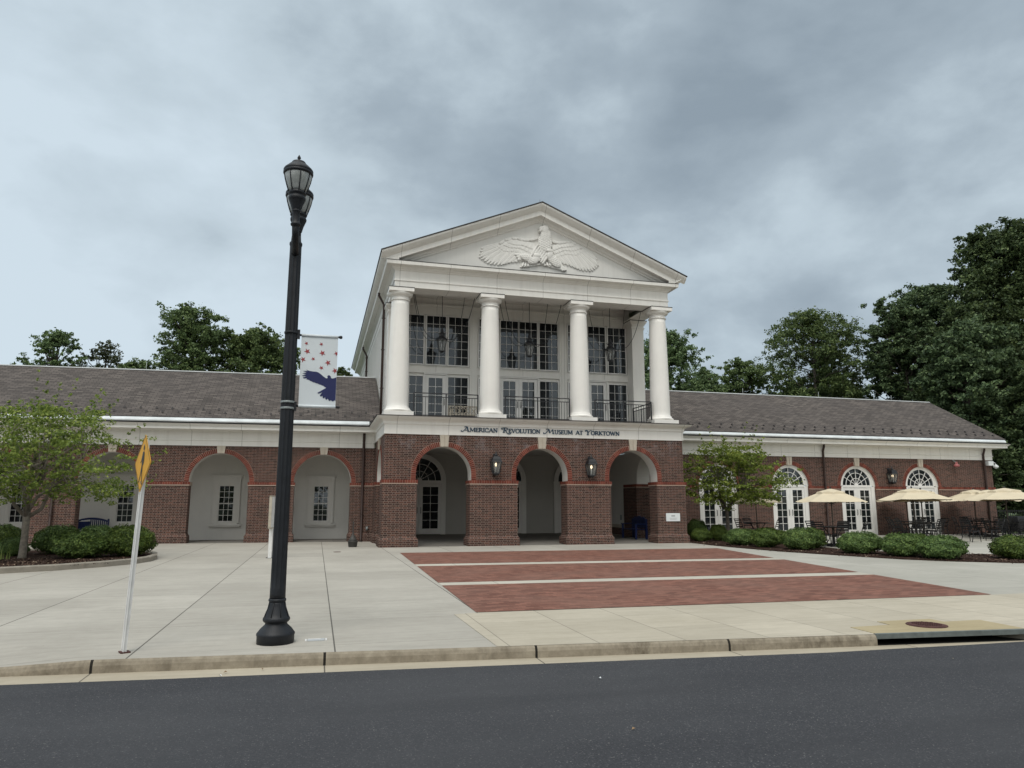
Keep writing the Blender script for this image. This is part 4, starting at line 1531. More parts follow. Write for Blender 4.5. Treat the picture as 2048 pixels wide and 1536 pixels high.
def build_loggia():
    y = 3.2
    mb = MB()
    mb.box(0.6, W - 0.6, y + 0.06, y + 0.25, 4.5, 9.8, 'white_trim')
    mb.box(0.6, W - 0.6, y - 0.02, y + 0.07, 6.66, 6.93, 'white_trim')
    mb.box(0.6, W - 0.6, y - 0.045, y + 0.07, 6.93, 6.955, 'white_trim')
    mb.box(0.6, W - 0.6, y - 0.03, y + 0.07, 9.1, 9.42, 'white_trim')
    mb.box(0.6, W - 0.6, y - 0.10, y + 0.07, 9.42, 9.52, 'white_trim')
    for xa, xb in ((3.62, 3.95), (7.50, 7.84)):
        mb.box(xa, xb, y - 0.03, y + 0.07, 4.5, 9.099, 'white_trim')
        mb.box(xa + 0.09, xb - 0.09, y - 0.055, y + 0.07, 4.5, 9.098, 'white_trim')
    part(mb, 'loggia_wall')
    mb = MB()
    mb.box(0.5, W - 0.5, 0.9, y + 0.2, 9.80, 9.86, 'white_trim')
    mb.sweep([(W - 1.0, 1.10), (1.0, 1.10), (1.0, y - 0.0)], [(0.0, 9.60), (0.03, 9.62), (0.08, 9.70), (0.11, 9.80), (0.0, 9.80)], 'white_trim')
    part(mb, 'loggia_ceiling')
    bays = [[(0.90, 1.71), (1.84, 2.62), (2.74, 3.55)], [(4.02, 4.82), (4.93, 5.69), (5.75, 6.52), (6.63, 7.43)], [(7.91, 8.70), (8.82, 9.61), (9.74, 10.55)]]
    for bi, bay in enumerate(bays):
        for i, (a, b) in enumerate(bay):
            window(a, b, 7.03, 9.04, 3, 6, y + 0.02, fw=0.045)
            door = (bi == 0 and i == 1) or (bi == 1 and i in (1, 2)) or (bi == 2 and i == 1)
            if not door:
                window(a, b, 4.72, 6.52, 3, 5, y + 0.02, fw=0.045)
        if bi == 1:
            prs = [(4.90, 5.72), (5.72, 6.54)]
        elif bi == 0:
            prs = [(1.80, 2.66)]
        else:
            prs = [(8.79, 9.64)]
        mb = MB()
        x0, x1 = prs[0][0], prs[-1][1]
        frame(mb, x0, x1, 4.53, 6.6, 0.055, y - 0.05, y + 0.06, bottom=False)
        mb.box(x0 - 0.09, x1 + 0.09, y - 0.075, y + 0.06, 6.655, 6.70, 'white_door')
        d = part(mb, 'balcony_door')
        for k, (a, b) in enumerate(prs):
            hx = b - 0.07 if (k == 0) else a + 0.07
            leaf(a + 0.005, b - 0.005, 4.54, 6.59, a + 0.15, b - 0.15, 4.72, 6.47, 2, 5, y + 0.03, d, hx)


build_loggia()


def railing(p0, p1, zt=5.42, zb=4.53, n_posts=2):
    mb = MB()
    a, b = Vector(p0), Vector(p1)
    L = (b - a).length
    d = (b - a).normalized()
    for z, w, h in ((zt, 0.045, 0.03), (zt - 0.13, 0.03, 0.025), (zb + 0.09, 0.03, 0.025)):
        mb.bar((a.x, a.y, z), (b.x, b.y, z), w, h, 'iron')
    n = max(2, int(round(L / 0.105)))
    for i in range(n + 1):
        p = a + d * (L * i / n)
        post = i in (0, n) or (n_posts > 2 and i == n // 2)
        r = 0.02 if post else 0.0075
        mb.box(p.x - r, p.x + r, p.y - r, p.y + r, zb, (zt + 0.005) if post else zt - 0.12, 'iron')
    part(mb, 'balcony_railing')


railing((CX[0] + 0.55, 0.5), (CX[1] - 0.5, 0.5), n_posts=3)
railing((CX[1] + 0.55, 0.5), (CX[2] - 0.5, 0.5), n_posts=3)
railing((CX[2] + 0.55, 0.5), (CX[3] - 0.5, 0.5), n_posts=3)
railing((CX[3] - 0.35, 0.62), (CX[3] - 0.35, 2.5))
railing((CX[0] + 0.35, 0.62), (CX[0] + 0.35, 2.5))


# ---- lettering on the frieze: strokes with serifs
def build_lettering():
    T, t_ = 0.15, 0.075      # thick and thin strokes, in cap heights

    def el(cx, cz, rx, rz, a0, a1, n=12):
        return [(cx + rx * math.cos(R(a0 + (a1 - a0) * i / n)), cz + rz * math.sin(R(a0 + (a1 - a0) * i / n))) for i in range(n + 1)]

    def sf(x, z, w=0.16):
        return ([(x - w, z), (x + w, z)], t_)
    G = {
        'A': (0.86, [([(0.06, 0), (0.42, 1)], t_), ([(0.42, 1), (0.8, 0)], T), ([(0.2, 0.36), (0.66, 0.36)], t_), sf(0.07, 0.03, .12), sf(0.79, 0.03, .13)]),
        'M': (1.12, [([(0.14, 0), (0.18, 1)], t_), ([(0.18, 1), (0.55, 0.1)], T), ([(0.55, 0.1), (0.92, 1)], t_), ([(0.92, 1), (0.97, 0)], T), sf(0.14, 0.03, .12), sf(0.97, 0.03, .13), sf(0.12, 0.97, .08), sf(0.99, 0.97, .08)]),
        'E': (0.66, [([(0.16, 0), (0.16, 1)], T), ([(0.04, 0.04), (0.6, 0.04), (0.62, 0.22)], t_), ([(0.04, 0.96), (0.56, 0.96), (0.57, 0.78)], t_), ([(0.16, 0.52), (0.46, 0.52)], t_), ([(0.46, 0.4), (0.46, 0.64)], t_)]),
        'R': (0.84, [([(0.16, 0), (0.16, 1)], T), ([(0.04, 0.96), (0.36, 0.96)] + el(0.36, 0.73, 0.25, 0.23, 90, -90) + [(0.16, 0.5)], 0.1), ([(0.38, 0.5), (0.78, 0.02)], T), sf(0.16, 0.03, .13), sf(0.78, 0.03, .08)]),
        'I': (0.36, [([(0.18, 0), (0.18, 1)], T), sf(0.18, 0.03), sf(0.18, 0.97)]),
        'C': (0.82, [(el(0.44, 0.5, 0.36, 0.48, 42, 318, 20), 0.12), ([(0.71, 0.62), (0.71, 0.86)], t_), ([(0.71, 0.2), (0.71, 0.3)], t_)]),
        'N': (0.92, [([(0.16, 0), (0.16, 1)], t_), ([(0.13, 1), (0.76, 0)], T), ([(0.76, 0), (0.76, 1)], t_), sf(0.16, 0.03, .13), sf(0.76, 0.97, .13), sf(0.1, 0.97, .09)]),
        'V': (0.84, [([(0.08, 1), (0.43, 0)], T), ([(0.43, 0), (0.76, 1)], t_), sf(0.1, 0.97, .13), sf(0.75, 0.97, .12)]),
        'O': (0.92, [(el(0.46, 0.5, 0.38, 0.49, 0, 360, 28), 0.12)]),
        'L': (0.66, [([(0.16, 0), (0.16, 1)], T), ([(0.04, 0.04), (0.58, 0.04), (0.61, 0.25)], t_), sf(0.16, 0.97)]),
        'U': (0.86, [([(0.16, 1), (0.16, 0.3)] + el(0.43, 0.3, 0.27, 0.28, 180, 360) + [(0.70, 1)], 0.11), sf(0.16, 0.97), sf(0.70, 0.97, .13)]),
        'T': (0.76, [([(0.38, 0), (0.38, 1)], T), ([(0.05, 0.8), (0.07, 0.96), (0.69, 0.96), (0.71, 0.8)], t_), sf(0.38, 0.03)]),
        'S': (0.6, [(el(0.3, 0.74, 0.2, 0.23, 30, 260, 12) + el(0.3, 0.26, 0.22, 0.25, 80, -150, 12), 0.12)]),
        'K': (0.84, [([(0.16, 0), (0.16, 1)], T), ([(0.18, 0.45), (0.68, 0.97)], t_), ([(0.3, 0.56), (0.74, 0.02)], T), sf(0.16, 0.03), sf(0.16, 0.97), sf(0.7, 0.97, .12), sf(0.75, 0.03, .1)]),
        'W': (1.22, [([(0.08, 1), (0.36, 0)], T), ([(0.36, 0), (0.62, 0.95)], t_), ([(0.56, 1), (0.86, 0)], T), ([(0.86, 0), (1.12, 1)], t_), sf(0.1, 0.97, .12), sf(1.1, 0.97, .12)]),
        ' ': (0.4, []),
        # swash capitals
        '1': (1.27, [(el(0.22, 0.16, 0.17, 0.15, 120, 360, 14), 0.10), ([(0.39, 0.16), (0.62, 0.55), (0.93, 1.22)], 0.1), (el(0.75, 1.12, 0.19, 0.12, 20, 190, 10), 0.09), ([(0.93, 1.22), (1.12, 0.04)], 0.22), ([(0.5, 0.36), (1.1, 0.36)], t_), sf(1.14, 0.03, .16)]),
        '2': (1.0, [(el(0.22, 0.98, 0.17, 0.16, 300, 90, 14), 0.10), ([(0.22, 1.14), (0.45, 1.2), (0.7, 1.18)] + el(0.7, 0.92, 0.26, 0.26, 90, -90) + [(0.5, 0.64)], 0.12), ([(0.5, 1.15), (0.40, 0.0)], 0.2), ([(0.62, 0.64), (0.88, -0.08), (1.05, -0.28), (1.3, -0.3), (1.42, -0.14), (1.36, -0.02)], 0.13), sf(0.40, 0.03, .15)]),
        '3': (1.66, [(el(0.2, 0.14, 0.17, 0.15, 110, 360, 14), 0.10), ([(0.37, 0.14), (0.6, 0.6), (0.86, 1.1)], 0.1), (el(0.66, 1.08, 0.2, 0.13, 10, 200, 10), 0.09), ([(0.86, 1.15), (0.98, 0.18)], 0.2), ([(0.98, 0.18), (1.42, 1.15)], 0.08), ([(1.42, 1.15), (1.5, 0.03)], 0.2), sf(1.52, 0.03, .16)]),
        '4': (0.86, [(el(0.16, 1.02, 0.13, 0.13, 280, 90, 10), 0.09), ([(0.16, 1.14), (0.34, 1.12), (0.46, 0.55), (0.42, 0.0)], 0.2), ([(0.46, 0.55), (0.7, 1.0), (0.9, 1.2), (1.02, 1.14)], 0.1), sf(0.42, 0.03, .16)]),
    }
    words = [('1', 2.66, 2.975, 1), ('MERICAN', 2.985, 4.02, 0), ('2', 4.14, 4.40, 1), ('EVOLUTION', 4.42, 5.63, 0), ('3', 5.74, 6.17, 1), ('USEUM', 6.18, 6.89, 0), ('AT', 7.01, 7.29, 0), ('4', 7.38, 7.60, 1), ('ORKTOWN', 7.61, 8.77, 0)]
    mb = MB()
    H, zb = 0.143, 4.003
    y1, y0 = -0.0348, -0.062
    for word, xa, xb, sw in words:
        tot = sum(G[c][0] for c in word)
        s = (xb - xa) / tot
        x = xa
        for c in word:
            w, strokes = G[c]
            for pts, wd in strokes:
                q = [Vector((x + p[0] * s, zb + p[1] * H)) for p in pts]
                hw = (wd + 0.035) * H * 0.6
                vs = []
                for i, p in enumerate(q):
                    d = q[min(i + 1, len(q) - 1)] - q[max(i - 1, 0)]
                    d = d.normalized() if d.length > 1e-9 else Vector((1, 0))
                    nrm = Vector((-d.y, d.x)) * hw
                    vs += [(p.x + nrm.x, y0, p.y + nrm.y), (p.x - nrm.x, y0, p.y - nrm.y), (p.x + nrm.x, y1, p.y + nrm.y), (p.x - nrm.x, y1, p.y - nrm.y)]
                fs = []
                for i in range(len(q) - 1):
                    a, b = 4 * i, 4 * i + 4
                    fs += [(a, b, b + 1, a + 1), (a, a + 2, b + 2, b), (a + 1, b + 1, b + 3, a + 3)]
                fs += [(0, 1, 3, 2), (4 * len(q) - 4, 4 * len(q) - 2, 4 * len(q) - 1, 4 * len(q) - 3)]
                mb.add(vs, fs, 'letter_blue')
            x += w * s
    part(mb, 'lettering')


build_lettering()


# ---- eagle relief in the pediment, carved as a height field
def build_eagle():
    us, vs = np.arange(90, 1920, 5.0), np.arange(130, 880, 5.0)
    U, V = np.meshgrid(us, vs)
    Hh = np.zeros_like(U)

    def seg(ax, ay, bx, by):
        dx, dy = bx - ax, by - ay
        L2 = dx * dx + dy * dy
        t = np.clip(((U - ax) * dx + (V - ay) * dy) / L2, 0, 1)
        d = np.hypot(U - ax - t * dx, V - ay - t * dy)
        side = ((U - ax) * dy - (V - ay) * dx) / math.sqrt(L2)
        return t, d, side

    def feather(a, b, w, base, amp, tip=0.7):
        nonlocal Hh
        t, d, side = seg(a[0], a[1], b[0], b[1])
        ww = w * (0.75 + 0.5 * np.sin(np.clip(t, 0, 1) * PI * 0.8)) * np.where(t > tip, 1 - 0.35 * (t - tip) / (1 - tip), 1)
        k = d / ww
        h = base * (0.6 + 0.4 * t) + amp * np.sqrt(np.clip(1 - k * k, 0, 1)) - amp * 0.35 * np.exp(-(d / (0.16 * w)) ** 2)
        Hh = np.where(k < 1, np.maximum(Hh, h), Hh)

    def ell(cx, cy, rx, ry, rot, base, amp, bumps=0.0, bs=14):
        nonlocal Hh
        c, s = math.cos(R(rot)), math.sin(R(rot))
        x = (U - cx) * c + (V - cy) * s
        y = -(U - cx) * s + (V - cy) * c
        k = (x / rx) ** 2 + (y / ry) ** 2
        h = base + amp * np.sqrt(np.clip(1 - k, 0, 1))
        if bumps:
            h = h + bumps * np.abs(np.sin(x / bs)) * np.abs(np.sin(y / bs + np.floor(x / (bs * PI)) * 1.5))
        Hh = np.where(k < 1, np.maximum(Hh, h), Hh)

    def curve(pts, t):
        p = np.array(pts, float)
        n = len(p) - 1
        i = min(int(t * n), n - 1)
        f = t * n - i
        return p[i] * (1 - f) + p[i + 1] * f
    # wings: primaries and secondaries, two rows of coverts, scalloped lesser coverts, leading edge
    lw = [([(430, 415), (440, 470), (470, 520), (600, 520), (740, 530), (860, 580)], [(165, 492), (132, 628), (260, 715), (425, 735), (540, 700), (700, 682)], 17, 21, 0.03, 0.085),
          ([(500, 390), (580, 420), (700, 455), (880, 545)], [(395, 465), (480, 530), (640, 535), (830, 605)], 17, 21, 0.075, 0.04),
          ([(570, 375), (650, 400), (760, 435), (900, 490)], [(470, 440), (560, 480), (690, 485), (860, 565)], 18, 18, 0.10, 0.03),
          ([(600, 355), (700, 380), (800, 400), (930, 430)], [(530, 410), (630, 440), (740, 445), (890, 510)], 18, 16, 0.115, 0.025)]
    rw = [([(1600, 480), (1590, 530), (1560, 570), (1450, 560), (1330, 560), (1220, 600)], [(1830, 612), (1868, 750), (1770, 822), (1610, 812), (1470, 755), (1300, 705)], 17, 21, 0.03, 0.085),
          ([(1540, 445), (1460, 460), (1340, 480), (1200, 570)], [(1620, 545), (1520, 590), (1380, 570), (1225, 622)], 17, 21, 0.075, 0.04),
          ([(1490, 420), (1420, 430), (1300, 455), (1190, 510)], [(1580, 500), (1480, 530), (1350, 520), (1210, 575)], 17, 18, 0.10, 0.03),
          ([(1430, 408), (1360, 420), (1270, 435), (1180, 460)], [(1500, 460), (1410, 470), (1300, 480), (1200, 520)], 16, 16, 0.115, 0.025)]
    for wing in (lw, rw):
        for li, (r0, t0, n, w, base, amp) in enumerate(wing):
            for i in range(n):
                t = i / (n - 1)
                feather(curve(r0, t), curve(t0, t), w, base + 0.012 * (i % 2), amp)
    for pts in ([(955, 350), (860, 372), (760, 372), (680, 352), (600, 345), (500, 372), (420, 420)], [(1165, 385), (1230, 412), (1300, 415), (1370, 405), (1440, 400), (1520, 430), (1600, 490)]):
        for a, b in zip(pts[:-1], pts[1:]):
            feather(a, b, 17, 0.125, 0.035, tip=2)
    # body, neck and head turned to the left with a hooked beak
    ell(1065, 420, 105, 150, 0, 0.16, 0.13, 0.035, 11)
    ell(1070, 320, 80, 110, 0, 0.2, 0.12, 0.03, 9)
    ell(1060, 232, 58, 72, -10, 0.22, 0.13, 0.012, 8)
    ell(1020, 205, 52, 26, -14, 0.28, 0.07)
    ell(1010, 232, 34, 20, -24, 0.27, 0.08)
    feather((1030, 226), (980, 250), 20, 0.3, 0.06)
    feather((985, 246), (990, 268), 10, 0.3, 0.04)
    ell(1040, 206, 10, 8, 0, 0.28, 0.02)
    # striped shield leaning across the breast
    for i in range(7):
        f = i / 6
        a = (965 + 200 * f, 430 + 95 * f)
        b = (862 + 165 * f, 610 + 110 * f)
        feather(a, b, 14, 0.25, 0.065, tip=2)
    # two smaller birds at the foot, and their perch
    feather((720, 765), (1010, 722), 17, 0.1, 0.06, 2)
    feather((1010, 722), (1320, 800), 17, 0.1, 0.06, 2)
    for dy in (0, 22, 44):
        feather((760 + dy, 610 + dy * 0.4), (640 + dy * 0.8, 588 + dy * 1.6), 19, 0.16, 0.04)
    ell(800, 640, 105, 52, 24, 0.22, 0.10, 0.03, 9)
    ell(870, 680, 80, 55, 10, 0.22, 0.10, 0.03, 9)
    ell(930, 660, 48, 75, 20, 0.26, 0.10)
    ell(940, 612, 52, 30, 8, 0.3, 0.08)
    feather((960, 618), (996, 648), 13, 0.32, 0.04)
    for k in range(3):
        feather((755 + 35 * k, 700), (735 + 40 * k, 762), 13, 0.18, 0.06)
    for dy in (0, 26, 52):
        feather((1240 + dy, 720 - dy * 0.3), (1375 - dy, 812 + dy * 0.12), 20, 0.16, 0.04)
    ell(1190, 680, 130, 62, 46, 0.22, 0.10, 0.03, 9)
    ell(1135, 600, 48, 62, 10, 0.26, 0.10)
    ell(1130, 540, 52, 28, 8, 0.3, 0.08)
    feather((1150, 545), (1184, 566), 12, 0.32, 0.04)
    for k in range(3):
        feather((1050 + 40 * k, 700), (1060 + 44 * k, 752), 13, 0.18, 0.06)
    mask = Hh > 0
    # smooth once, keep crisp outline
    fa, fb = U / 2048, V / 1024
    c00, c10, c01, c11 = (2.99, 12.33), (8.74, 12.96), (3.01, 9.56), (8.67, 10.02)
    X = (c00[0] * (1 - fa) + c10[0] * fa) * (1 - fb) + (c01[0] * (1 - fa) + c11[0] * fa) * fb
    Z = (c00[1] * (1 - fa) + c10[1] * fa) * (1 - fb) + (c01[1] * (1 - fa) + c11[1] * fa) * fb
    Y = 0.336 - Hh * 0.5
    Y = np.where(mask, Y, 0.345)
    ny, nx = U.shape
    idx = np.arange(ny * nx).reshape(ny, nx)
    quad = np.stack([idx[:-1, :-1], idx[1:, :-1], idx[1:, 1:], idx[:-1, 1:]], -1).reshape(-1, 4)
    keep = mask.ravel()[quad].any(1)
    quad = quad[keep]
    used, inv = np.unique(quad, return_inverse=True)
    P = np.stack([X.ravel(), Y.ravel(), Z.ravel()], -1)[used]
    o = np_mesh('eagle_relief', P, inv.reshape(-1, 4), ['tympanum'], bld, smooth=False)
    o.location = (-5.7, 0, 0)


build_eagle()


# plaque on the right-hand pier; tap, alarm horn and camera on the walls
def build_fittings():
    mb = MB()
    mb.box(10.58, 11.15, -0.075, -0.04, 0.81, 1.11, 'plaque_white')
    mb.box(10.79, 10.94, -0.078, -0.074, 0.98, 1.04, 'plaque_grey')
    for i in range(3):
        mb.box(10.70 + 0.02 * i, 11.03 - 0.02 * i, -0.078, -0.074, 0.925 - 0.03 * i, 0.935 - 0.03 * i, 'plaque_grey')
    part(mb, 'plaque')
    mb = MB()
    mb.lathe([(0.03, 0), (0.045, 0.02), (0.045, 0.07), (0.02, 0.09)], -0.25, YW - 0.1, 'steel', 10, True, None, 0.46)
    mb.box(-0.29, -0.21, YW - 0.08, YW - 0.02, 0.44, 0.58, 'steel')
    part(mb, 'wall_tap')
    mb = MB()
    mb.lathe([(0.10, 0), (0.13, 0.03), (0.13, 0.1), (0.03, 0.16)], 28.58, YW - 0.26, 'alarm_red', 14, True, None, 3.28)
    mb.bar((28.58, YW - 0.25, 3.42), (28.66, YW - 0.2, 3.50), 0.09, 0.09, 'alarm_red')
    mb.bar((28.62, YW - 0.2, 3.5), (28.62, YW, 3.64), 0.05, 0.05, 'steel')
    part(mb, 'alarm_horn')
    mb = MB()
    mb.box(30.66, 30.98, YW - 0.22, YW - 0.02, 3.38, 3.6, 'plaque_white')
    mb.tube([(30.98, YW - 0.13, 3.52), (31.15, YW - 0.13, 3.53), (31.2, YW - 0.13, 3.45)], 0.02, 'plaque_white', 8)
    mb.lathe([(0.03, 0.13), (0.13, 0.03), (0.13, 0.0), (0.09, -0.05), (0.03, -0.09)][::-1], 31.2, YW - 0.13, 'plaque_white', 16, True, None, 3.32)
    part(mb, 'security_camera')


build_fittings()


def shear_left(k=0.06):
    done = set()
    for o in LEFT_WING:
        if o.data.name in done:
            continue
        done.add(o.data.name)
        n = len(o.data.vertices)
        co = np.empty(n * 3, dtype=np.float32)
        o.data.vertices.foreach_get('co', co)
        co = co.reshape(-1, 3)
        co[:, 1] += k * np.maximum(0, -co[:, 0])
        o.data.vertices.foreach_set('co', co.ravel())
        o.data.update()


shear_left()


# ------------------------------------------------------------------ lamp post and its banner
def build_lamp_post():
    t = thing('lamp_post', 'tall black fluted lamp post with twin urn-shaped lantern heads beside the kerb', 'lamp post', (-2.553, -16.81, 0))
    m = 'lamp_black'
    mb = MB()
    mb.lathe([(0.2, 0.0), (0.2, 0.075), (0.205, 0.085), (0.205, 0.10), (0.195, 0.112), (0.165, 0.15), (0.125, 0.185), (0.118, 0.195), (0.118, 0.21), (0.135, 0.217), (0.146, 0.235), (0.146, 0.25), (0.138, 0.265),
              (0.134, 0.268), (0.12, 0.31), (0.10, 0.355), (0.088, 0.40), (0.085, 0.425)], 0, 0, m, 48)
    for k in range(8):
        a = PI / 8 + k * PI / 4
        mb.tube([(0.136 * math.cos(a), 0.136 * math.sin(a), 0.27), (0.102 * math.cos(a), 0.102 * math.sin(a), 0.355), (0.088 * math.cos(a), 0.088 * math.sin(a), 0.42)], 0.006, m, 5)
    mb.lathe([(0.086, 0.42), (0.095, 0.43), (0.096, 0.445), (0.088, 0.455)], 0, 0, m, 40)
    part2(mb, 'post_base', t)
    mb = MB()

    def fl(a, z):
        if z < 0.56 or z > 4.36:
            return 1.0
        f = min(1, (z - 0.56) / 0.06, (4.36 - z) / 0.06)
        c = abs(math.sin(a * 5))
        return 1.0 - 0.16 * f * (c ** 0.75)
    prof = [(0.086, 0.455), (0.085, 0.5), (0.085, 0.555)]
    for i in range(41):
        z = 0.57 + (4.35 - 0.57) * i / 40
        prof.append((0.084 - (0.084 - 0.068) * (z - 0.57) / 3.8, z))
    prof += [(0.068, 4.37), (0.068, 4.40), (0.075, 4.42), (0.075, 4.44), (0.06, 4.46), (0.055, 4.52), (0.0, 4.54)]
    mb.lathe(prof, 0, 0, m, 120, True, fl)
    part2(mb, 'post_shaft', t)
    for zb in (3.36, 2.53):
        mb = MB()
        for dz in (-0.035, 0.035) if zb < 3 else (0.0,):
            mb.lathe([(0.079, zb + dz), (0.081, zb + dz + 0.004), (0.081, zb + dz + 0.018), (0.079, zb + dz + 0.022)], 0, 0, 'steel' if zb < 3 else m, 24, False)
        mb.box(0.06, 0.10, -0.03, 0.03, zb - 0.05, zb + 0.05, m)
        part2(mb, 'banner_clamp', t)
    # two heads on brackets fore and aft
    for s in (-1, 1):
        y = s * 0.33
        mb = MB()
        mb.tube([(0, s * 0.03, 4.30), (0, s * 0.16, 4.36), (0, s * 0.27, 4.44), (0, y, 4.54)], [0.045, 0.042, 0.04, 0.042], m, 10)
        mb.lathe([(0.03, 4.52), (0.055, 4.535), (0.06, 4.55), (0.045, 4.57), (0.042, 4.58), (0.042, 4.69), (0.05, 4.70), (0.055, 4.715)], 0, y, m, 20)
        br = part2(mb, 'bracket', t)
        mb = MB()
        mb.lathe([(0.05, 4.71), (0.056, 4.725), (0.068, 4.77), (0.088, 4.82), (0.092, 4.83), (0.098, 4.84), (0.1, 4.86), (0.096, 4.872), (0.088, 4.878), (0.085, 4.89), (0.098, 4.90), (0.104, 4.912), (0.1, 4.93), (0.094, 4.935)], 0, y, m, 28)
        for k in range(8):
            a = k * PI / 4 + 0.2
            mb.tube([(r * math.cos(a), y + r * math.sin(a), z) for r, z in ((0.1, 4.925), (0.123, 4.99), (0.147, 5.07), (0.162, 5.15))], 0.0062, m, 5)
        mb.lathe([(0.158, 5.135), (0.166, 5.14), (0.172, 5.15), (0.172, 5.165), (0.166, 5.17), (0.17, 5.175), (0.171, 5.19), (0.162, 5.205), (0.14, 5.225), (0.115, 5.25), (0.10, 5.262), (0.082, 5.268), (0.082, 5.285), (0.075, 5.295), (0.04, 5.31), (0.018, 5.315), (0.012, 5.33), (0.022, 5.345), (0.016, 5.362), (0.003, 5.385)], 0, y, m, 28)
        hd = part2(mb, 'lantern_head', t)
        mb = MB()
        mb.lathe([(0.093, 4.935), (0.105, 4.96), (0.125, 5.01), (0.143, 5.07), (0.154, 5.12), (0.156, 5.14)], 0, y, 'lamp_glass', 28)
        part2(mb, 'lamp_shade', hd)
    t.scale = (0.96, 0.96, 1.0)
    return t


def part2(mb, name, parent, bevel=0.0):
    return mb.build(name, parent, bevel=bevel)


build_lamp_post()


def build_banner():
    t = thing('banner', 'white street banner with red stars and a blue flying eagle on the lamp post', 'banner', (-2.553, -16.81, 0))
    x0, x1 = 0.115, 0.52
    zb, zt = 2.525, 3.365
    mb = MB()
    n, k = 12, 16

    def wav(u, v):
        return 0.0012 * math.sin(v * 7 + u * 3) * math.sin(PI * v)
    vs = []
    for j in range(k + 1):
        for i in range(n + 1):
            u, v = i / n, j / k
            vs.append((x0 + (x1 - x0) * u, wav(u, v) - 0.003, zb + (zt - zb) * v))
    m = len(vs)
    vs += [(a, b + 0.006, c) for a, b, c in vs]
    fs = [(j * (n + 1) + i, j * (n + 1) + i + 1, (j + 1) * (n + 1) + i + 1, (j + 1) * (n + 1) + i) for j in range(k) for i in range(n)]
    fs += [(m + f[3], m + f[2], m + f[1], m + f[0]) for f in fs]
    mb.add(vs, fs, 'banner_cloth', True)
    for z in (zb + 0.012, zt - 0.012):
        mb.tube([(x0 - 0.001, 0, z), (x1 + 0.001, 0, z)], 0.017, 'banner_cloth', 10)
    cl = part2(mb, 'cloth', t)
    for z in (zb + 0.012, zt - 0.012):
        mb = MB()
        mb.tube([(0.06, 0, z), (x1 + 0.03, 0, z)], 0.0125, 'iron', 8)
        mb.lathe([(0.016, -0.016), (0.02, 0), (0.016, 0.016)], x1 + 0.03, 0, 'iron', 8, True, None, z)
        part2(mb, 'banner_rod', t)

    def P(x, y):
        v = (y - 150) / 1280.0
        l, r = 200 - 50 * v, 808 - 33 * v
        u = (x - l) / (r - l)
        return min(max(u, 0.004), 0.996), 1 - v

    def emblem(name, pts, m):
        q = []
        for x, y in pts:
            u, v = P(x, y)
            q.append((x0 + (x1 - x0) * u, zb + (zt - zb) * v, -0.0062))
        mb = MB()
        nn = len(q)
        # triangulate through the mesh: follow the cloth by a small offset in front
        vs = [(a, c, b) for a, b, c in q]
        mb.add(vs, [tuple(range(nn))], m)
        o = part2(mb, name, cl)
        return o
    for cx, cy, r in ((277, 310, 36), (525, 310, 36), (293, 452, 56), (545, 468, 56), (783, 465, 48), (222, 598, 54), (392, 580, 38), (640, 635, 56), (530, 732, 42), (762, 772, 56)):
        pts = []
        for i in range(10):
            a = PI + R(8) + i * PI / 5
            rr = r if i % 2 == 0 else r * 0.38
            pts.append((cx + rr * math.cos(a), cy - rr * 1.0 * math.sin(a)))
        emblem('star', pts, 'star_red')
    bird = [(210, 846), (285, 822), (222, 802), (305, 797), (268, 776), (340, 796), (400, 803), (440, 803), (480, 815), (520, 842), (570, 884), (612, 912), (630, 912), (638, 895), (630, 885), (640, 862), (652, 855), (672, 858), (690, 875), (698, 905), (715, 910), (750, 903), (779, 890), (800, 885),
            (775, 1300), (755, 1292), (742, 1308), (725, 1312), (708, 1300), (690, 1290), (682, 1306), (668, 1308), (655, 1285), (640, 1265), (630, 1285), (612, 1288), (602, 1262), (600, 1240), (580, 1262), (562, 1262), (556, 1235), (560, 1215), (535, 1232), (515, 1232), (512, 1212), (550, 1160), (500, 1182), (475, 1182), (470, 1170), (545, 1125), (618, 1078),
            (590, 1066), (575, 1050), (548, 1040), (520, 1028), (490, 1020), (465, 1006), (440, 1005), (420, 992), (395, 990), (370, 975), (345, 968), (325, 952), (290, 945), (280, 936), (300, 922), (240, 930), (220, 920), (285, 888), (225, 892), (208, 882), (285, 852)]
    emblem('eagle_emblem', bird, 'bird_blue')
    return t


build_banner()


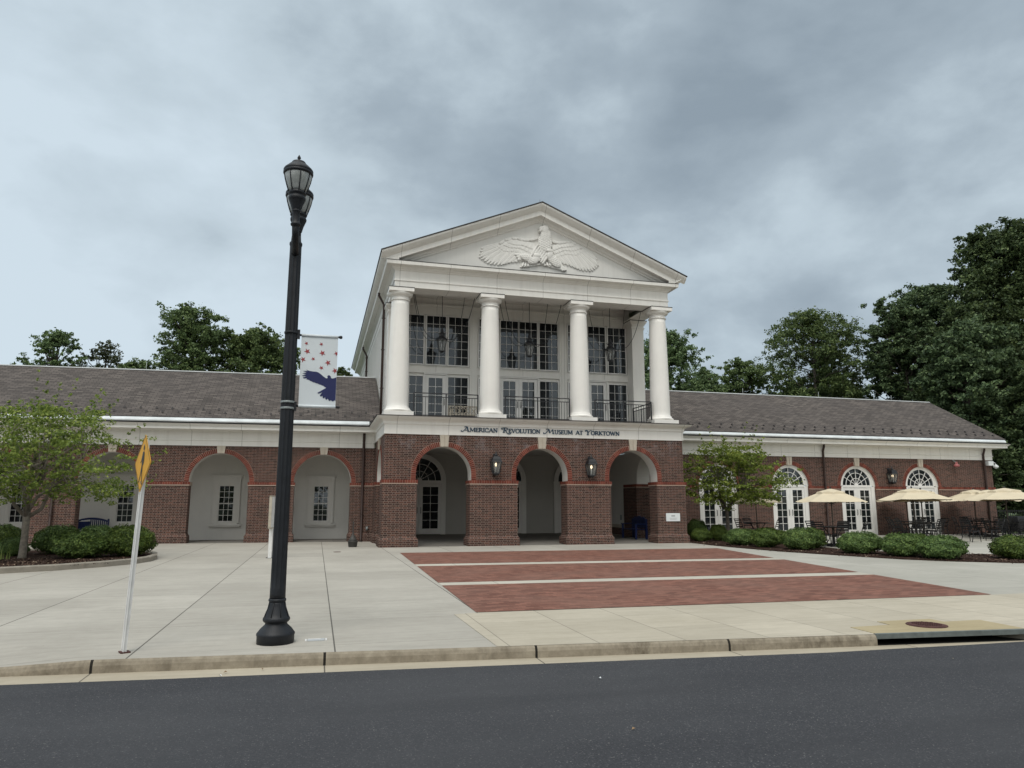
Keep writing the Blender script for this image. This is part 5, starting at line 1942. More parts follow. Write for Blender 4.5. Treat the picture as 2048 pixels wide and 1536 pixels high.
# ------------------------------------------------------------------ street signs
def build_signs():
    t = thing('crossing_sign', 'yellow diamond pedestrian crossing sign on a white channel post by the kerb', 'road sign', (-3.952, -16.96, 0), R(-63.9))
    t.rotation_euler = (Matrix.Rotation(R(1.5), 3, 'Y') @ Matrix.Rotation(R(-63.9), 3, 'Z')).to_euler()
    h = 0.302
    zc = 1.865
    mb = MB()
    y = -0.045

    def dia(r, rad=0.02):
        pts = []
        for k in range(4):
            a = k * PI / 2
            c = (math.cos(a) * (r - rad * 1.41), math.sin(a) * (r - rad * 1.41))
            for i in range(-3, 4):
                b = a + i * PI / 12
                pts.append((c[0] + rad * math.cos(b), zc + c[1] + rad * math.sin(b)))
        return pts
    mb.plate(dia(h), y, y + 0.004, 'sign_yellow')
    o = part2(mb, 'sign_panel', t)
    mb = MB()
    a, b = dia(h - 0.012), dia(h - 0.022)
    n = len(a)
    mb.add([(p[0], y - 0.0015, p[1]) for p in a + b], [(i, (i + 1) % n, n + (i + 1) % n, n + i) for i in range(n)], 'sign_black')
    part2(mb, 'border', o)
    mb = MB()

    def blob(pts):
        mb.add([(px * 0.30, y - 0.002, zc + pz * 0.30) for px, pz in pts], [tuple(range(len(pts)))], 'sign_black')
    blob([(0.02 + 0.078 * math.cos(2 * PI * i / 16), 0.52 + 0.085 * math.sin(2 * PI * i / 16)) for i in range(16)])
    blob([(-0.07, 0.40), (0.06, 0.41), (0.13, 0.36), (0.17, 0.1), (0.12, -0.06), (0.085, -0.04), (0.115, 0.1), (0.09, 0.24), (0.085, 0.0), (0.06, -0.12), (-0.08, -0.12), (-0.075, 0.15), (-0.13, 0.05), (-0.24, 0.0), (-0.26, 0.04), (-0.17, 0.11)])
    blob([(-0.08, -0.115), (0.06, -0.115), (0.02, -0.22), (-0.07, -0.42), (-0.19, -0.66), (-0.27, -0.65), (-0.24, -0.60), (-0.15, -0.4)])
    blob([(-0.03, -0.118), (0.06, -0.118), (0.10, -0.35), (0.17, -0.68), (0.25, -0.69), (0.24, -0.73), (0.12, -0.73), (0.03, -0.4)])
    part2(mb, 'walking_figure', o)
    mb = MB()
    for x0, x1, y0, y1 in ((-0.014, 0.014, -0.012, -0.004), (-0.03, -0.014, -0.04, -0.004), (0.014, 0.03, -0.04, -0.004), (-0.042, -0.03, -0.04, -0.034), (0.03, 0.042, -0.04, -0.034)):
        mb.box(x0, x1, y0, y1, -0.05, 2.10, 'post_white')
    mb.box(-0.006, 0.006, -0.05, -0.012, 2.04, 2.06, 'steel')
    mb.box(-0.006, 0.006, -0.05, -0.012, 1.66, 1.68, 'steel')
    part2(mb, 'post', t)
    mb = MB()
    mb.box(-0.05, 0.05, -0.06, 0.03, 0.0, 0.012, 'rust')
    part2(mb, 'base_plate', t)

    t = thing('parking_sign', 'white sign board seen almost edge on, on a short white post in the plaza', 'sign', (-3.36, -4.09, 0), R(79))
    mb = MB()
    mb.box(-0.24, 0.24, -0.035, 0.025, 0.80, 1.68, 'post_white')
    for z in (0.80, 1.66):
        mb.box(-0.25, 0.25, -0.042, 0.032, z - 0.01, z + 0.02, 'bench_wood')
    for x in (-0.25, 0.235):
        mb.box(x, x + 0.015, -0.042, 0.032, 0.8, 1.68, 'bench_wood')
    part2(mb, 'sign_panel', t)
    mb = MB()
    mb.box(-0.045, 0.045, -0.045, 0.045, 0.0, 0.80, 'post_white')
    part2(mb, 'post', t)
    mb = MB()
    mb.box(-0.09, 0.09, -0.09, 0.09, 0.0, 0.01, 'steel')
    for sx in (-1, 1):
        for sy in (-1, 1):
            mb.box(sx * 0.07 - 0.012, sx * 0.07 + 0.012, sy * 0.07 - 0.012, sy * 0.07 + 0.012, 0.01, 0.025, 'rust')
    part2(mb, 'base_plate', t)


build_signs()


# ------------------------------------------------------------------ lanterns
def build_wall_lantern(loc, label, group):
    t = thing('wall_lantern', label, 'wall lantern', loc, 0, group)
    m = 'iron'
    w0, w1 = 0.105, 0.165
    z0, z1 = -0.28, 0.10
    mb = MB()
    for sx in (-1, 1):
        for sy in (-1, 1):
            mb.bar((sx * w0, sy * w0, z0), (sx * w1, sy * w1, z1), 0.026, 0.026, m)
        mb.bar((0, sx * w0, z0), (0, sx * w1, z1), 0.016, 0.016, m)
        mb.bar((sx * w0, 0, z0), (sx * w1, 0, z1), 0.016, 0.016, m)
    mb.frustum((-w0 - 0.02, w0 + 0.02, -w0 - 0.02, w0 + 0.02), z0 - 0.03, (-w0 - 0.01, w0 + 0.01, -w0 - 0.01, w0 + 0.01), z0, m)
    mb.frustum((-0.05, 0.05, -0.05, 0.05), z0 - 0.10, (-0.10, 0.10, -0.10, 0.10), z0 - 0.03, m)
    part2(mb, 'lantern_frame', t)
    mb = MB()
    mb.frustum((-w1 - 0.03, w1 + 0.03, -w1 - 0.03, w1 + 0.03), z1, (-w1 - 0.015, w1 + 0.015, -w1 - 0.015, w1 + 0.015), z1 + 0.03, m)
    prev = (w1 + 0.0, z1 + 0.03)
    for r, z in ((0.15, z1 + 0.10), (0.12, z1 + 0.16), (0.085, z1 + 0.20), (0.05, z1 + 0.225)):
        a, zz = prev
        mb.frustum((-a, a, -a, a), zz, (-r, r, -r, r), z, m)
        prev = (r, z)
    mb.lathe([(0.06, 0), (0.07, 0.02), (0.05, 0.05), (0.03, 0.06), (0.03, 0.09), (0.015, 0.12), (0.003, 0.17)], 0, 0, m, 12, True, None, z1 + 0.222)
    part2(mb, 'lantern_roof', t)
    mb = MB()
    mb.box(-0.035, 0.035, 0.0, 0.24, z1 + 0.17, z1 + 0.22, m)
    mb.bar((0, 0.1, z0 - 0.05), (0, 0.24, z0 - 0.02), 0.05, 0.05, m)
    mb.box(-0.06, 0.06, 0.20, 0.225, z0 - 0.1, z1 + 0.3, m)
    part2(mb, 'wall_bracket', t)
    mb = MB()
    a, b = w0 - 0.008, w1 - 0.008
    vs = [(-a, -a, z0), (a, -a, z0), (a, a, z0), (-a, a, z0), (-b, -b, z1), (b, -b, z1), (b, b, z1), (-b, b, z1)]
    mb.add(vs, [(0, 1, 5, 4), (1, 2, 6, 5), (2, 3, 7, 6), (3, 0, 4, 7)], 'lantern_glass')
    part2(mb, 'lantern_pane', t)
    mb = MB()
    mb.lathe([(0.01, -0.06), (0.035, -0.03), (0.045, 0.0), (0.035, 0.04), (0.012, 0.07)], 0, 0, 'lamp_glow', 12, True)
    mb.lathe([(0.022, -0.26), (0.022, -0.06)], 0, 0, 'plaque_white', 10)
    part2(mb, 'bulb', t)
    return t


WLG = 'lit black wall lanterns on the brickwork'
wl = build_wall_lantern((3.91, -0.245, 2.83), 'lit black wall lantern on the portico pier between the first and second arches', WLG)
dup(wl, (7.53, -0.245, 2.79), 0, 'lit black wall lantern on the portico pier between the second and third arches', WLG)
dup(wl, (24.68, YW - 0.245, 2.79), 0, 'lit black wall lantern on the right wing above the patio umbrellas', WLG)


def build_hanging_lantern(loc, label, group):
    t = thing('hanging_lantern', label, 'hanging lantern', loc, 0, group)
    m = 'iron'
    n = 6
    mb = MB()
    r0, r1, z0, z1 = 0.115, 0.205, 0.0, 0.46

    def ringp(r, z, k):
        a = 2 * PI * (k + 0.5) / n
        return (r * math.cos(a), r * math.sin(a), z)
    for k in range(n):
        mb.bar(ringp(r0, z0, k), ringp(r1, z1, k), 0.02, 0.02, m)
        for r, z in ((r0, z0), (r1, z1)):
            mb.bar(ringp(r, z, k), ringp(r, z, k + 1), 0.03, 0.035, m)
        mb.tube([ringp(r1 + 0.01, z1 + 0.02, k), ringp(r1 + 0.03, z1 + 0.06, k), ringp(r1 - 0.0, z1 + 0.10, k)], 0.009, m, 5)
    mb.lathe([(0.02, -0.05), (0.07, -0.03), (0.11, 0.0), (0.10, 0.01)], 0, 0, m, 12)
    part2(mb, 'lantern_frame', t)
    mb = MB()
    mb.lathe([(0.215, 0.47), (0.20, 0.50), (0.15, 0.54), (0.11, 0.60), (0.09, 0.66), (0.10, 0.68), (0.12, 0.70), (0.11, 0.72), (0.07, 0.75), (0.05, 0.80), (0.06, 0.83), (0.04, 0.87), (0.02, 0.93), (0.0, 0.97)], 0, 0, m, 12)
    for k in range(n):
        a = 2 * PI * (k + 0.5) / n
        mb.tube([(0.10 * math.cos(a), 0.1 * math.sin(a), 0.68), (0.15 * math.cos(a), 0.15 * math.sin(a), 0.71), (0.16 * math.cos(a), 0.16 * math.sin(a), 0.76)], 0.008, m, 5)
    part2(mb, 'lantern_roof', t)
    mb = MB()
    a, b = r0 - 0.01, r1 - 0.01
    for k in range(n):
        mb.add([ringp(a, z0, k), ringp(a, z0, k + 1), ringp(b, z1, k + 1), ringp(b, z1, k)], [(0, 1, 2, 3)], 'lantern_glass')
    part2(mb, 'lantern_pane', t)
    mb = MB()
    mb.lathe([(0.015, 0.05), (0.02, 0.2), (0.03, 0.22), (0.02, 0.3), (0.004, 0.34)], 0, 0, 'plaque_white', 8)
    part2(mb, 'bulb', t)
    mb = MB()
    top = 9.8 - loc[2]
    mb.tube([(0, 0, 0.96), (0, 0, top)], 0.011, m, 6)
    part2(mb, 'hanging_rod', t)
    for sx, sy in ((-1, -0.55), (1, -0.55), (-1, 0.75), (1, 0.75)):
        A = Vector((sx * 0.19, sy * 0.15, 0.47))
        B = Vector((sx * (1.05 if sy > 0 else 1.25), sy * 1.1, top - 0.02))
        pts = []
        for i in range(15):
            f = i / 14
            z = A.z + (B.z - A.z) * f ** 1.9 - 0.12 * math.sin(PI * f)
            pts.append((A.x + (B.x - A.x) * f ** 0.72, A.y + (B.y - A.y) * f ** 0.72, z))
        mb = MB()
        mb.tube(pts, 0.011, m, 5)
        part2(mb, 'stay_cable', t)
    return t


HLG = 'black lanterns hanging over the balcony'
hl = build_hanging_lantern((2.24, 1.85, 7.29), 'black balcony lantern hanging between the first and second white columns', HLG)
dup(hl, (5.79, 1.85, 7.29), 0, 'black balcony lantern hanging between the second and third white columns', HLG)
dup(hl, (9.28, 1.85, 7.29), 0, 'black balcony lantern hanging between the third and fourth white columns', HLG)


# ------------------------------------------------------------------ benches, ash bin
def build_benches():
    m = 'bench_blue'
    t = thing('garden_bench', 'dark blue bench with arched slatted back in the left arcade behind the shrubs', 'bench', (-10.62, 6.35, 0.02), 0)
    hw = 0.56
    mb = MB()
    n = 14

    def top(x):
        return 0.80 + 0.11 * (1 - (x / hw) ** 2)
    pts = [(-hw + 2 * hw * i / n, top(-hw + 2 * hw * i / n)) for i in range(n + 1)]
    mb.plate(pts + [(x, z - 0.075) for x, z in pts[::-1]], 0.20, 0.235, m)
    mb.box(-hw, hw, 0.2, 0.235, 0.44, 0.50, m)
    for i in range(16):
        x = -hw + 0.05 + (2 * hw - 0.1) * i / 15
        if i < 7:
            mb.box(x - 0.033, x + 0.033, 0.205, 0.23, 0.5, top(x) - 0.14, m)
        else:
            mb.box(x - 0.018, x + 0.018, 0.205, 0.23, 0.5, top(x) - 0.06, m)
    mb.box(-hw, -0.06, 0.207, 0.228, 0.5, 0.76, m)
    part2(mb, 'backrest', t)
    mb = MB()
    for i in range(6):
        y = -0.24 + i * 0.082
        mb.box(-hw, hw, y, y + 0.065, 0.38, 0.41, m)
    part2(mb, 'seat', t)
    for sx in (-1, 1):
        for y, h in ((-0.22, 0.6), (0.22, 0.86)):
            mb = MB()
            mb.box(sx * (hw + 0.02) - 0.03, sx * (hw + 0.02) + 0.03, y - 0.03, y + 0.03, 0, h, m)
            part2(mb, 'leg', t)
        mb = MB()
        mb.box(sx * (hw + 0.02) - 0.04, sx * (hw + 0.02) + 0.04, -0.28, 0.2, 0.6, 0.63, m)
        part2(mb, 'armrest', t)
    mb = MB()
    mb.box(-0.36, -0.22, 0.195, 0.204, 0.765, 0.805, 'plaque_white')
    part2(mb, 'label_plate', t)

    t = thing('garden_bench', 'dark blue wooden bench with shaped back inside the third portico arch', 'bench', (10.42, 2.45, 0.06), R(-90))
    hw = 0.62
    mb = MB()
    pts = []
    for i in range(25):
        x = -hw + 2 * hw * i / 24
        pts.append((x, 0.80 + 0.10 * math.cos(x / hw * PI / 2) + 0.025 * math.cos(x / hw * PI * 3)))
    mb.plate(pts + [(hw, 0.44), (-hw, 0.44)], 0.2, 0.235, m)
    for i in range(1, 9):
        x = -hw + 2 * hw * i / 9
        mb.box(x - 0.006, x + 0.006, 0.194, 0.2, 0.46, 0.74, 'gap_dark')
    part2(mb, 'backrest', t)
    mb = MB()
    for i in range(6):
        y = -0.26 + i * 0.08
        mb.box(-hw, hw, y, y + 0.065, 0.37, 0.40, m)
    part2(mb, 'seat', t)
    for sx in (-1, 1):
        for y, h in ((-0.24, 0.58), (0.22, 0.8)):
            mb = MB()
            mb.box(sx * (hw + 0.02) - 0.035, sx * (hw + 0.02) + 0.035, y - 0.035, y + 0.035, 0, h, m)
            part2(mb, 'leg', t)
        mb = MB()
        mb.box(sx * (hw + 0.02) - 0.05, sx * (hw + 0.02) + 0.05, -0.30, 0.2, 0.58, 0.61, m)
        part2(mb, 'armrest', t)

    m = 'bench_wood'
    t = thing('garden_bench', 'pale wooden lattice-back bench on the balcony beside the second column', 'bench', (3.30, 2.62, 4.53), R(0))
    hw = 0.58
    mb = MB()
    mb.box(-hw, hw, 0.2, 0.23, 0.74, 0.79, m)
    mb.box(-hw, hw, 0.2, 0.23, 0.40, 0.44, m)
    for k in range(4):
        a = -hw + 2 * hw * k / 4
        b = a + 2 * hw / 4
        mb.box(a - 0.015, a + 0.015, 0.2, 0.229, 0.4, 0.79, m)
        mb.bar((a, 0.215, 0.42), (b, 0.215, 0.76), 0.025, 0.025, m, up=(0, 1, 0))
        mb.bar((b, 0.215, 0.42), (a, 0.215, 0.76), 0.025, 0.026, m, up=(0, 1, 0))
        mb.bar(((a + b) / 2, 0.215, 0.42), ((a + b) / 2, 0.215, 0.76), 0.022, 0.023, m, up=(0, 1, 0))
    part2(mb, 'backrest', t)
    mb = MB()
    mb.box(-hw, hw, -0.25, 0.2, 0.36, 0.40, m)
    part2(mb, 'seat', t)
    for sx in (-1, 1):
        for y, h in ((-0.22, 0.58), (0.215, 0.79)):
            mb = MB()
            mb.box(sx * hw - 0.025, sx * hw + 0.025, y - 0.025, y + 0.025, 0, h, m)
            part2(mb, 'leg', t)
    t = thing('ash_bin', 'dark grey ash bin with thin tall neck by the left arcade pier', 'ash bin', (-0.94, 0.55, 0))
    mb = MB()
    mb.lathe([(0.135, 0), (0.145, 0.02), (0.165, 0.17), (0.175, 0.18), (0.175, 0.21), (0.165, 0.215)], 0, 0, 'bin_grey', 24)
    part2(mb, 'bucket', t)
    mb = MB()
    mb.lathe([(0.15, 0.215), (0.12, 0.27), (0.075, 0.34), (0.04, 0.42), (0.024, 0.5), (0.021, 0.8), (0.028, 0.82), (0.028, 0.85), (0.0, 0.87)], 0, 0, 'bin_grey', 20)
    part2(mb, 'neck', t)


build_benches()


# ------------------------------------------------------------------ patio furniture
def build_umbrella(loc, label, group, rz=0.0):
    t = thing('patio_umbrella', label, 'umbrella', loc, rz, group)
    rr = random.Random(3)
    n = 8
    mb = MB()
    apex, edge, r = 2.0, 1.53, 1.2
    rows = [(0.30, 1.885), (0.55, 1.79), (0.85, 1.675), (1.2, 1.53)]
    vs, fs = [], []
    for k in range(n):
        a0, a1 = 2 * PI * k / n, 2 * PI * (k + 1) / n
        base = len(vs)
        for rad, z in rows:
            for j in range(5):
                f = j / 4
                # straight chord between ribs, sagging a little
                x = rad * ((1 - f) * math.cos(a0) + f * math.cos(a1))
                y = rad * ((1 - f) * math.sin(a0) + f * math.sin(a1))
                sag = 0.075 * (rad / r) * math.sin(PI * f) * (1.0 if k % 3 else 1.5)
                lift = 0.025 * (rad / r) ** 3 * math.sin(PI * f)
                vs.append((x, y, z - sag * 0.5 + lift))
        for i in range(3):
            for j in range(4):
                fs.append((base + i * 5 + j, base + (i + 1) * 5 + j, base + (i + 1) * 5 + j + 1, base + i * 5 + j + 1))
    mb.add(vs, fs, 'fabric')
    cn = part2(mb, 'canopy', t)
    mb = MB()
    vs, fs = [], []
    for k in range(n):
        a0, a1 = 2 * PI * k / n, 2 * PI * (k + 1) / n
        base = len(vs)
        for i, (rad, z) in enumerate(((0.02, 1.985), (0.25, 1.93), (0.47, 1.855), (0.49, 1.82))):
            for j in range(7):
                f = j / 6
                x = rad * ((1 - f) * math.cos(a0) + f * math.cos(a1))
                y = rad * ((1 - f) * math.sin(a0) + f * math.sin(a1))
                dz = 0.03 * math.sin(PI * f) if i == 2 else (-0.012 * math.sin(PI * f) if i == 3 else 0)
                vs.append((x, y, z + dz * (1 if i == 2 else 2)))
        for i in range(3):
            for j in range(6):
                fs.append((base + i * 7 + j, base + (i + 1) * 7 + j, base + (i + 1) * 7 + j + 1, base + i * 7 + j + 1))
    mb.add(vs, fs, 'fabric')
    part2(mb, 'vent', cn)
    for k in range(n):
        a = 2 * PI * k / n
        mb = MB()
        mb.bar((0.03 * math.cos(a), 0.03 * math.sin(a), 1.93), (1.18 * math.cos(a), 1.18 * math.sin(a), 1.515), 0.014, 0.014, 'iron')
        mb.bar((0.03 * math.cos(a), 0.03 * math.sin(a), 1.45), (0.55 * math.cos(a), 0.55 * math.sin(a), 1.745), 0.012, 0.012, 'iron')
        part2(mb, 'rib', t)
    mb = MB()
    mb.tube([(0, 0, 0), (0, 0, 1.98)], 0.021, 'bark', 10)
    part2(mb, 'pole', t)
    mb = MB()
    mb.lathe([(0.02, 1.975), (0.03, 1.99), (0.018, 2.01), (0.032, 2.03), (0.02, 2.055), (0.0, 2.06)], 0, 0, 'iron', 10)
    part2(mb, 'finial', t)
    mb = MB()
    mb.slab([(0.26 * math.cos(i * PI / 12), 0.26 * math.sin(i * PI / 12)) for i in range(24)], 0.0, 0.09, 'iron')
    mb.lathe([(0.04, 0.09), (0.035, 0.3), (0.028, 0.3)], 0, 0, 'iron', 12)
    part2(mb, 'base', t)
    return t


def build_table(loc, label, group):
    t = thing('patio_table', label, 'table', loc, 0, group)
    m = 'chair_metal'
    mb = MB()
    mb.lathe([(0.04, 0.645), (0.52, 0.645), (0.54, 0.65), (0.545, 0.665), (0.535, 0.675), (0.04, 0.675)], 0, 0, m, 32, False)
    part2(mb, 'table_top', t)
    for k in range(4):
        a = PI / 4 + k * PI / 2
        c, s = math.cos(a), math.sin(a)
        mb = MB()
        mb.tube([(0.30 * c, 0.30 * s, 0.645), (0.16 * c, 0.16 * s, 0.42), (0.14 * c, 0.14 * s, 0.25), (0.26 * c, 0.26 * s, 0.08), (0.40 * c, 0.40 * s, 0.0)], 0.016, m, 6)
        part2(mb, 'leg', t)
    mb = MB()
    pts = [(0.15 * math.cos(2 * PI * i / 16), 0.15 * math.sin(2 * PI * i / 16), 0.33) for i in range(17)]
    mb.tube(pts, 0.01, m, 5)
    part2(mb, 'stretcher', t)
    return t


def build_chair(loc, rz, label, group):
    t = thing('patio_chair', label, 'chair', loc, rz, group)
    m = 'chair_metal'
    w = 0.20
    mb = MB()
    for i in range(6):
        y = -0.19 + i * 0.068
        mb.box(-w, w, y, y + 0.05, 0.392 + 0.004 * i, 0.405 + 0.004 * i, m)
    for sx in (-1, 1):
        mb.bar((sx * w, -0.21, 0.39), (sx * w, 0.20, 0.41), 0.022, 0.03, m)
    part2(mb, 'seat', t)

    def back(z):
        f = (z - 0.39) / 0.45
        return -0.20 - 0.16 * f + 0.02 * math.sin(PI * f)
    mb = MB()
    for sx in (-1, 1):
        pts = [(sx * w, back(z), z) for z in (0.39, 0.5, 0.62, 0.74, 0.845)]
        mb.tube(pts, 0.014, m, 6)
    for k, z in enumerate((0.52, 0.60, 0.68, 0.76, 0.835)):
        mb.bar((-w, back(z), z), (w, back(z), z), 0.012, 0.036, m, up=(0, -0.3, 1))
    part2(mb, 'backrest', t)
    for sx in (-1, 1):
        mb = MB()
        mb.tube([(sx * w, 0.19, 0.41), (sx * (w + 0.012), 0.215, 0.0)], 0.014, m, 6)
        part2(mb, 'leg', t)
        mb = MB()
        mb.tube([(sx * w, -0.20, 0.39), (sx * (w + 0.01), -0.235, 0.2), (sx * (w + 0.015), -0.33, 0.0)], 0.014, m, 6)
        part2(mb, 'leg', t)
    mb = MB()
    mb.bar((-w, 0.2, 0.2), (w, 0.2, 0.2), 0.012, 0.012, m)
    mb.bar((-w, -0.235, 0.2), (w, -0.235, 0.2), 0.012, 0.012, m)
    part2(mb, 'stretcher', t)
    return t


def patio():
    UG, TG, CG = 'cream umbrellas on the patio', 'black tables on the patio', 'black chairs on the patio'
    sets = [  # x, y, scale of umbrella, height scale, how it reads, chair angles
        ((15.35, -3.3), 1.0, 1.0, 'with drooping left edge, nearest the second glazed door', 'the table nearest the walk', (200, 245, 320, 30, 95)),
        ((15.87, 2.0), 0.95, 0.98, 'half hidden behind the small green tree', 'the table behind the green tree', (185, 350, 80)),
        ((21.1, -1.0), 1.2, 1.05, 'in front of the rightmost glazed door, its canopy complete', 'the table before the rightmost door', (190, 235, 300, 345, 110)),
        ((22.75, 0.3), 1.2, 1.04, 'partly hidden behind the umbrella at the rightmost glazed door', 'the table behind the rightmost-door umbrella', (350, 40, 130)),
        ((24.3, 2.7), 1.05, 1.05, 'at the back against the wall beneath the wall lantern', 'the table under the wall lantern', (10, 170)),
        ((28.1, 2.6), 1.15, 1.075, 'against the brick wall near its right end', 'the table against the right brick wall', (165, 200, 60)),
        ((27.25, 1.1), 1.05, 1.055, 'in the middle of the overlapping three near the wall corner', 'the middle table by the wall corner', (150, 190, 265, 20)),
        ((25.95, -0.9), 1.33, 1.07, 'rightmost and largest, cut by the picture edge', 'the rightmost table', (160, 205, 250, 300, 350)),
    ]
    side = lambda a: 'left' if 135 <= a < 225 else 'near' if 225 <= a < 315 else 'far' if 45 <= a < 135 else 'right'
    u0 = t0 = c0 = None
    rr = random.Random(5)
    for (x, y), s, hs, ud, td, angs in sets:
        ul = 'cream two-tier patio umbrella ' + ud
        tl = 'round black metal patio table, ' + td
        if u0 is None:
            u0 = build_umbrella((x, y, 0), ul, UG, 0.3)
            t0 = build_table((x, y, 0), tl, TG)
        else:
            u = dup(u0, (x, y, 0), rr.uniform(0, 0.7), ul, UG, (s, s, hs))
            u.rotation_euler[0], u.rotation_euler[1] = rr.uniform(-0.035, 0.035), rr.uniform(-0.035, 0.035)
            dup(t0, (x, y, 0), rr.uniform(0, 1.5), tl, TG)
        seen = {}
        for a in angs:
            d = 0.62 + rr.uniform(-0.02, 0.14)
            loc = (x + d * math.cos(R(a)), y + d * math.sin(R(a)), 0)
            sd = side(a)
            k = seen.get(sd, 0)
            seen[sd] = k + 1
            cl = 'black metal %schair on the %s side of %s' % (('', 'second ', 'third ')[k], sd, td)
            rz = R(a + 90) + rr.uniform(-0.25, 0.25)
            if c0 is None:
                c0 = build_chair(loc, rz, cl, CG)
            else:
                dup(c0, loc, rz, cl, CG)
    dup(c0, (22.55, -2.2, 0), R(-80), 'black metal chair in profile standing alone on the patio right of the rightmost door', CG)
    dup(c0, (24.0, -1.9, 0), R(70), 'black metal chair turned aside at the edge of the rightmost group', CG)
    # covered grill and the fence behind the patio
    t = thing('covered_grill', 'black covered barbecue cart with a small white label beyond the patio tables', 'grill', (31.9, 3.2, 0), R(6))
    mb = MB()
    mb.slab([(-1.15, -0.4), (1.15, -0.4), (1.15, 0.4), (-1.15, 0.4)], 0.12, 0.55, 'cover_black')
    mb.frustum((-1.15, 1.15, -0.4, 0.4), 0.55, (-1.05, 1.08, -0.3, 0.3), 0.86, 'cover_black')
    part2(mb, 'cover', t, 0.05)
    mb = MB()
    mb.box(0.2, 0.45, -0.425, -0.412, 0.46, 0.53, 'plaque_white')
    part2(mb, 'label_plate', t)
    for x in (-1.0, 1.0):
        for yy in (-0.3, 0.3):
            mb = MB()
            mb.box(x - 0.04, x + 0.04, yy - 0.04, yy + 0.04, 0, 0.12, 'iron')
            part2(mb, 'leg', t)
    t = thing('picket_fence', 'black metal picket fence in the shade of the trees right of the building', 'fence', (37.5, 6.5, 0), R(-8))
    mb = MB()
    for i in range(90):
        x = -5.5 + i * 0.13
        mb.box(x - 0.01, x + 0.01, -0.01, 0.01, -0.2, 1.15, 'iron')
    part2(mb, 'picket_panel', t)
    for z in (0.1, 1.05):
        mb = MB()
        mb.box(-5.6, 6.2, -0.02, 0.02, z, z + 0.04, 'iron')
        part2(mb, 'rail', t)


patio()


# ------------------------------------------------------------------ planting
def leaves(centers, radii, n_per, size, r, up=0.5, aspect=0.55, shell=0.0):
    """leaf-sized rhombs scattered round clump centres; returns vertices and quads"""
    centers = np.asarray(centers, float)
    radii = np.asarray(radii, float)
    K = len(centers)
    N = K * n_per
    c = np.repeat(centers, n_per, 0)
    rad = np.repeat(radii, n_per, 0)
    d = r.normal(size=(N, 3))
    d /= np.linalg.norm(d, axis=1, keepdims=True)
    q = r.random((N, 1)) ** (0.33 if shell == 0 else 0.33 * (1 - shell))
    p = c + (d * q * 0.75 + r.normal(size=(N, 3)) * 0.38) * rad
    nrm = d * 0.6 + r.normal(size=(N, 3)) * 0.6 + np.array([0, 0, up])
    nrm /= np.linalg.norm(nrm, axis=1, keepdims=True)
    t = np.cross(nrm, r.normal(size=(N, 3)))
    t /= np.linalg.norm(t, axis=1, keepdims=True) + 1e-9
    b = np.cross(nrm, t)
    s = size * (0.65 + 0.7 * r.random((N, 1)))
    V = np.stack([p - t * s, p - b * s * aspect + nrm * s * 0.12, p + t * s, p + b * s * aspect + nrm * s * 0.12], 1).reshape(-1, 3)
    F = np.arange(4 * N).reshape(-1, 4)
    return V, F


def limb(mb, a, b, r0, r1, rr, wig=0.06, seg=7, n=5, m='bark'):
    a, b = Vector(a), Vector(b)
    L = (b - a).length
    pts = []
    for i in range(n + 1):
        f = i / n
        p = a.lerp(b, f)
        if 0 < i < n:
            p += Vector((rr.uniform(-1, 1), rr.uniform(-1, 1), rr.uniform(-0.4, 0.8))) * L * wig
        pts.append(p)
    mb.tube(pts, [r0 + (r1 - r0) * i / n for i in range(n + 1)], m, seg)


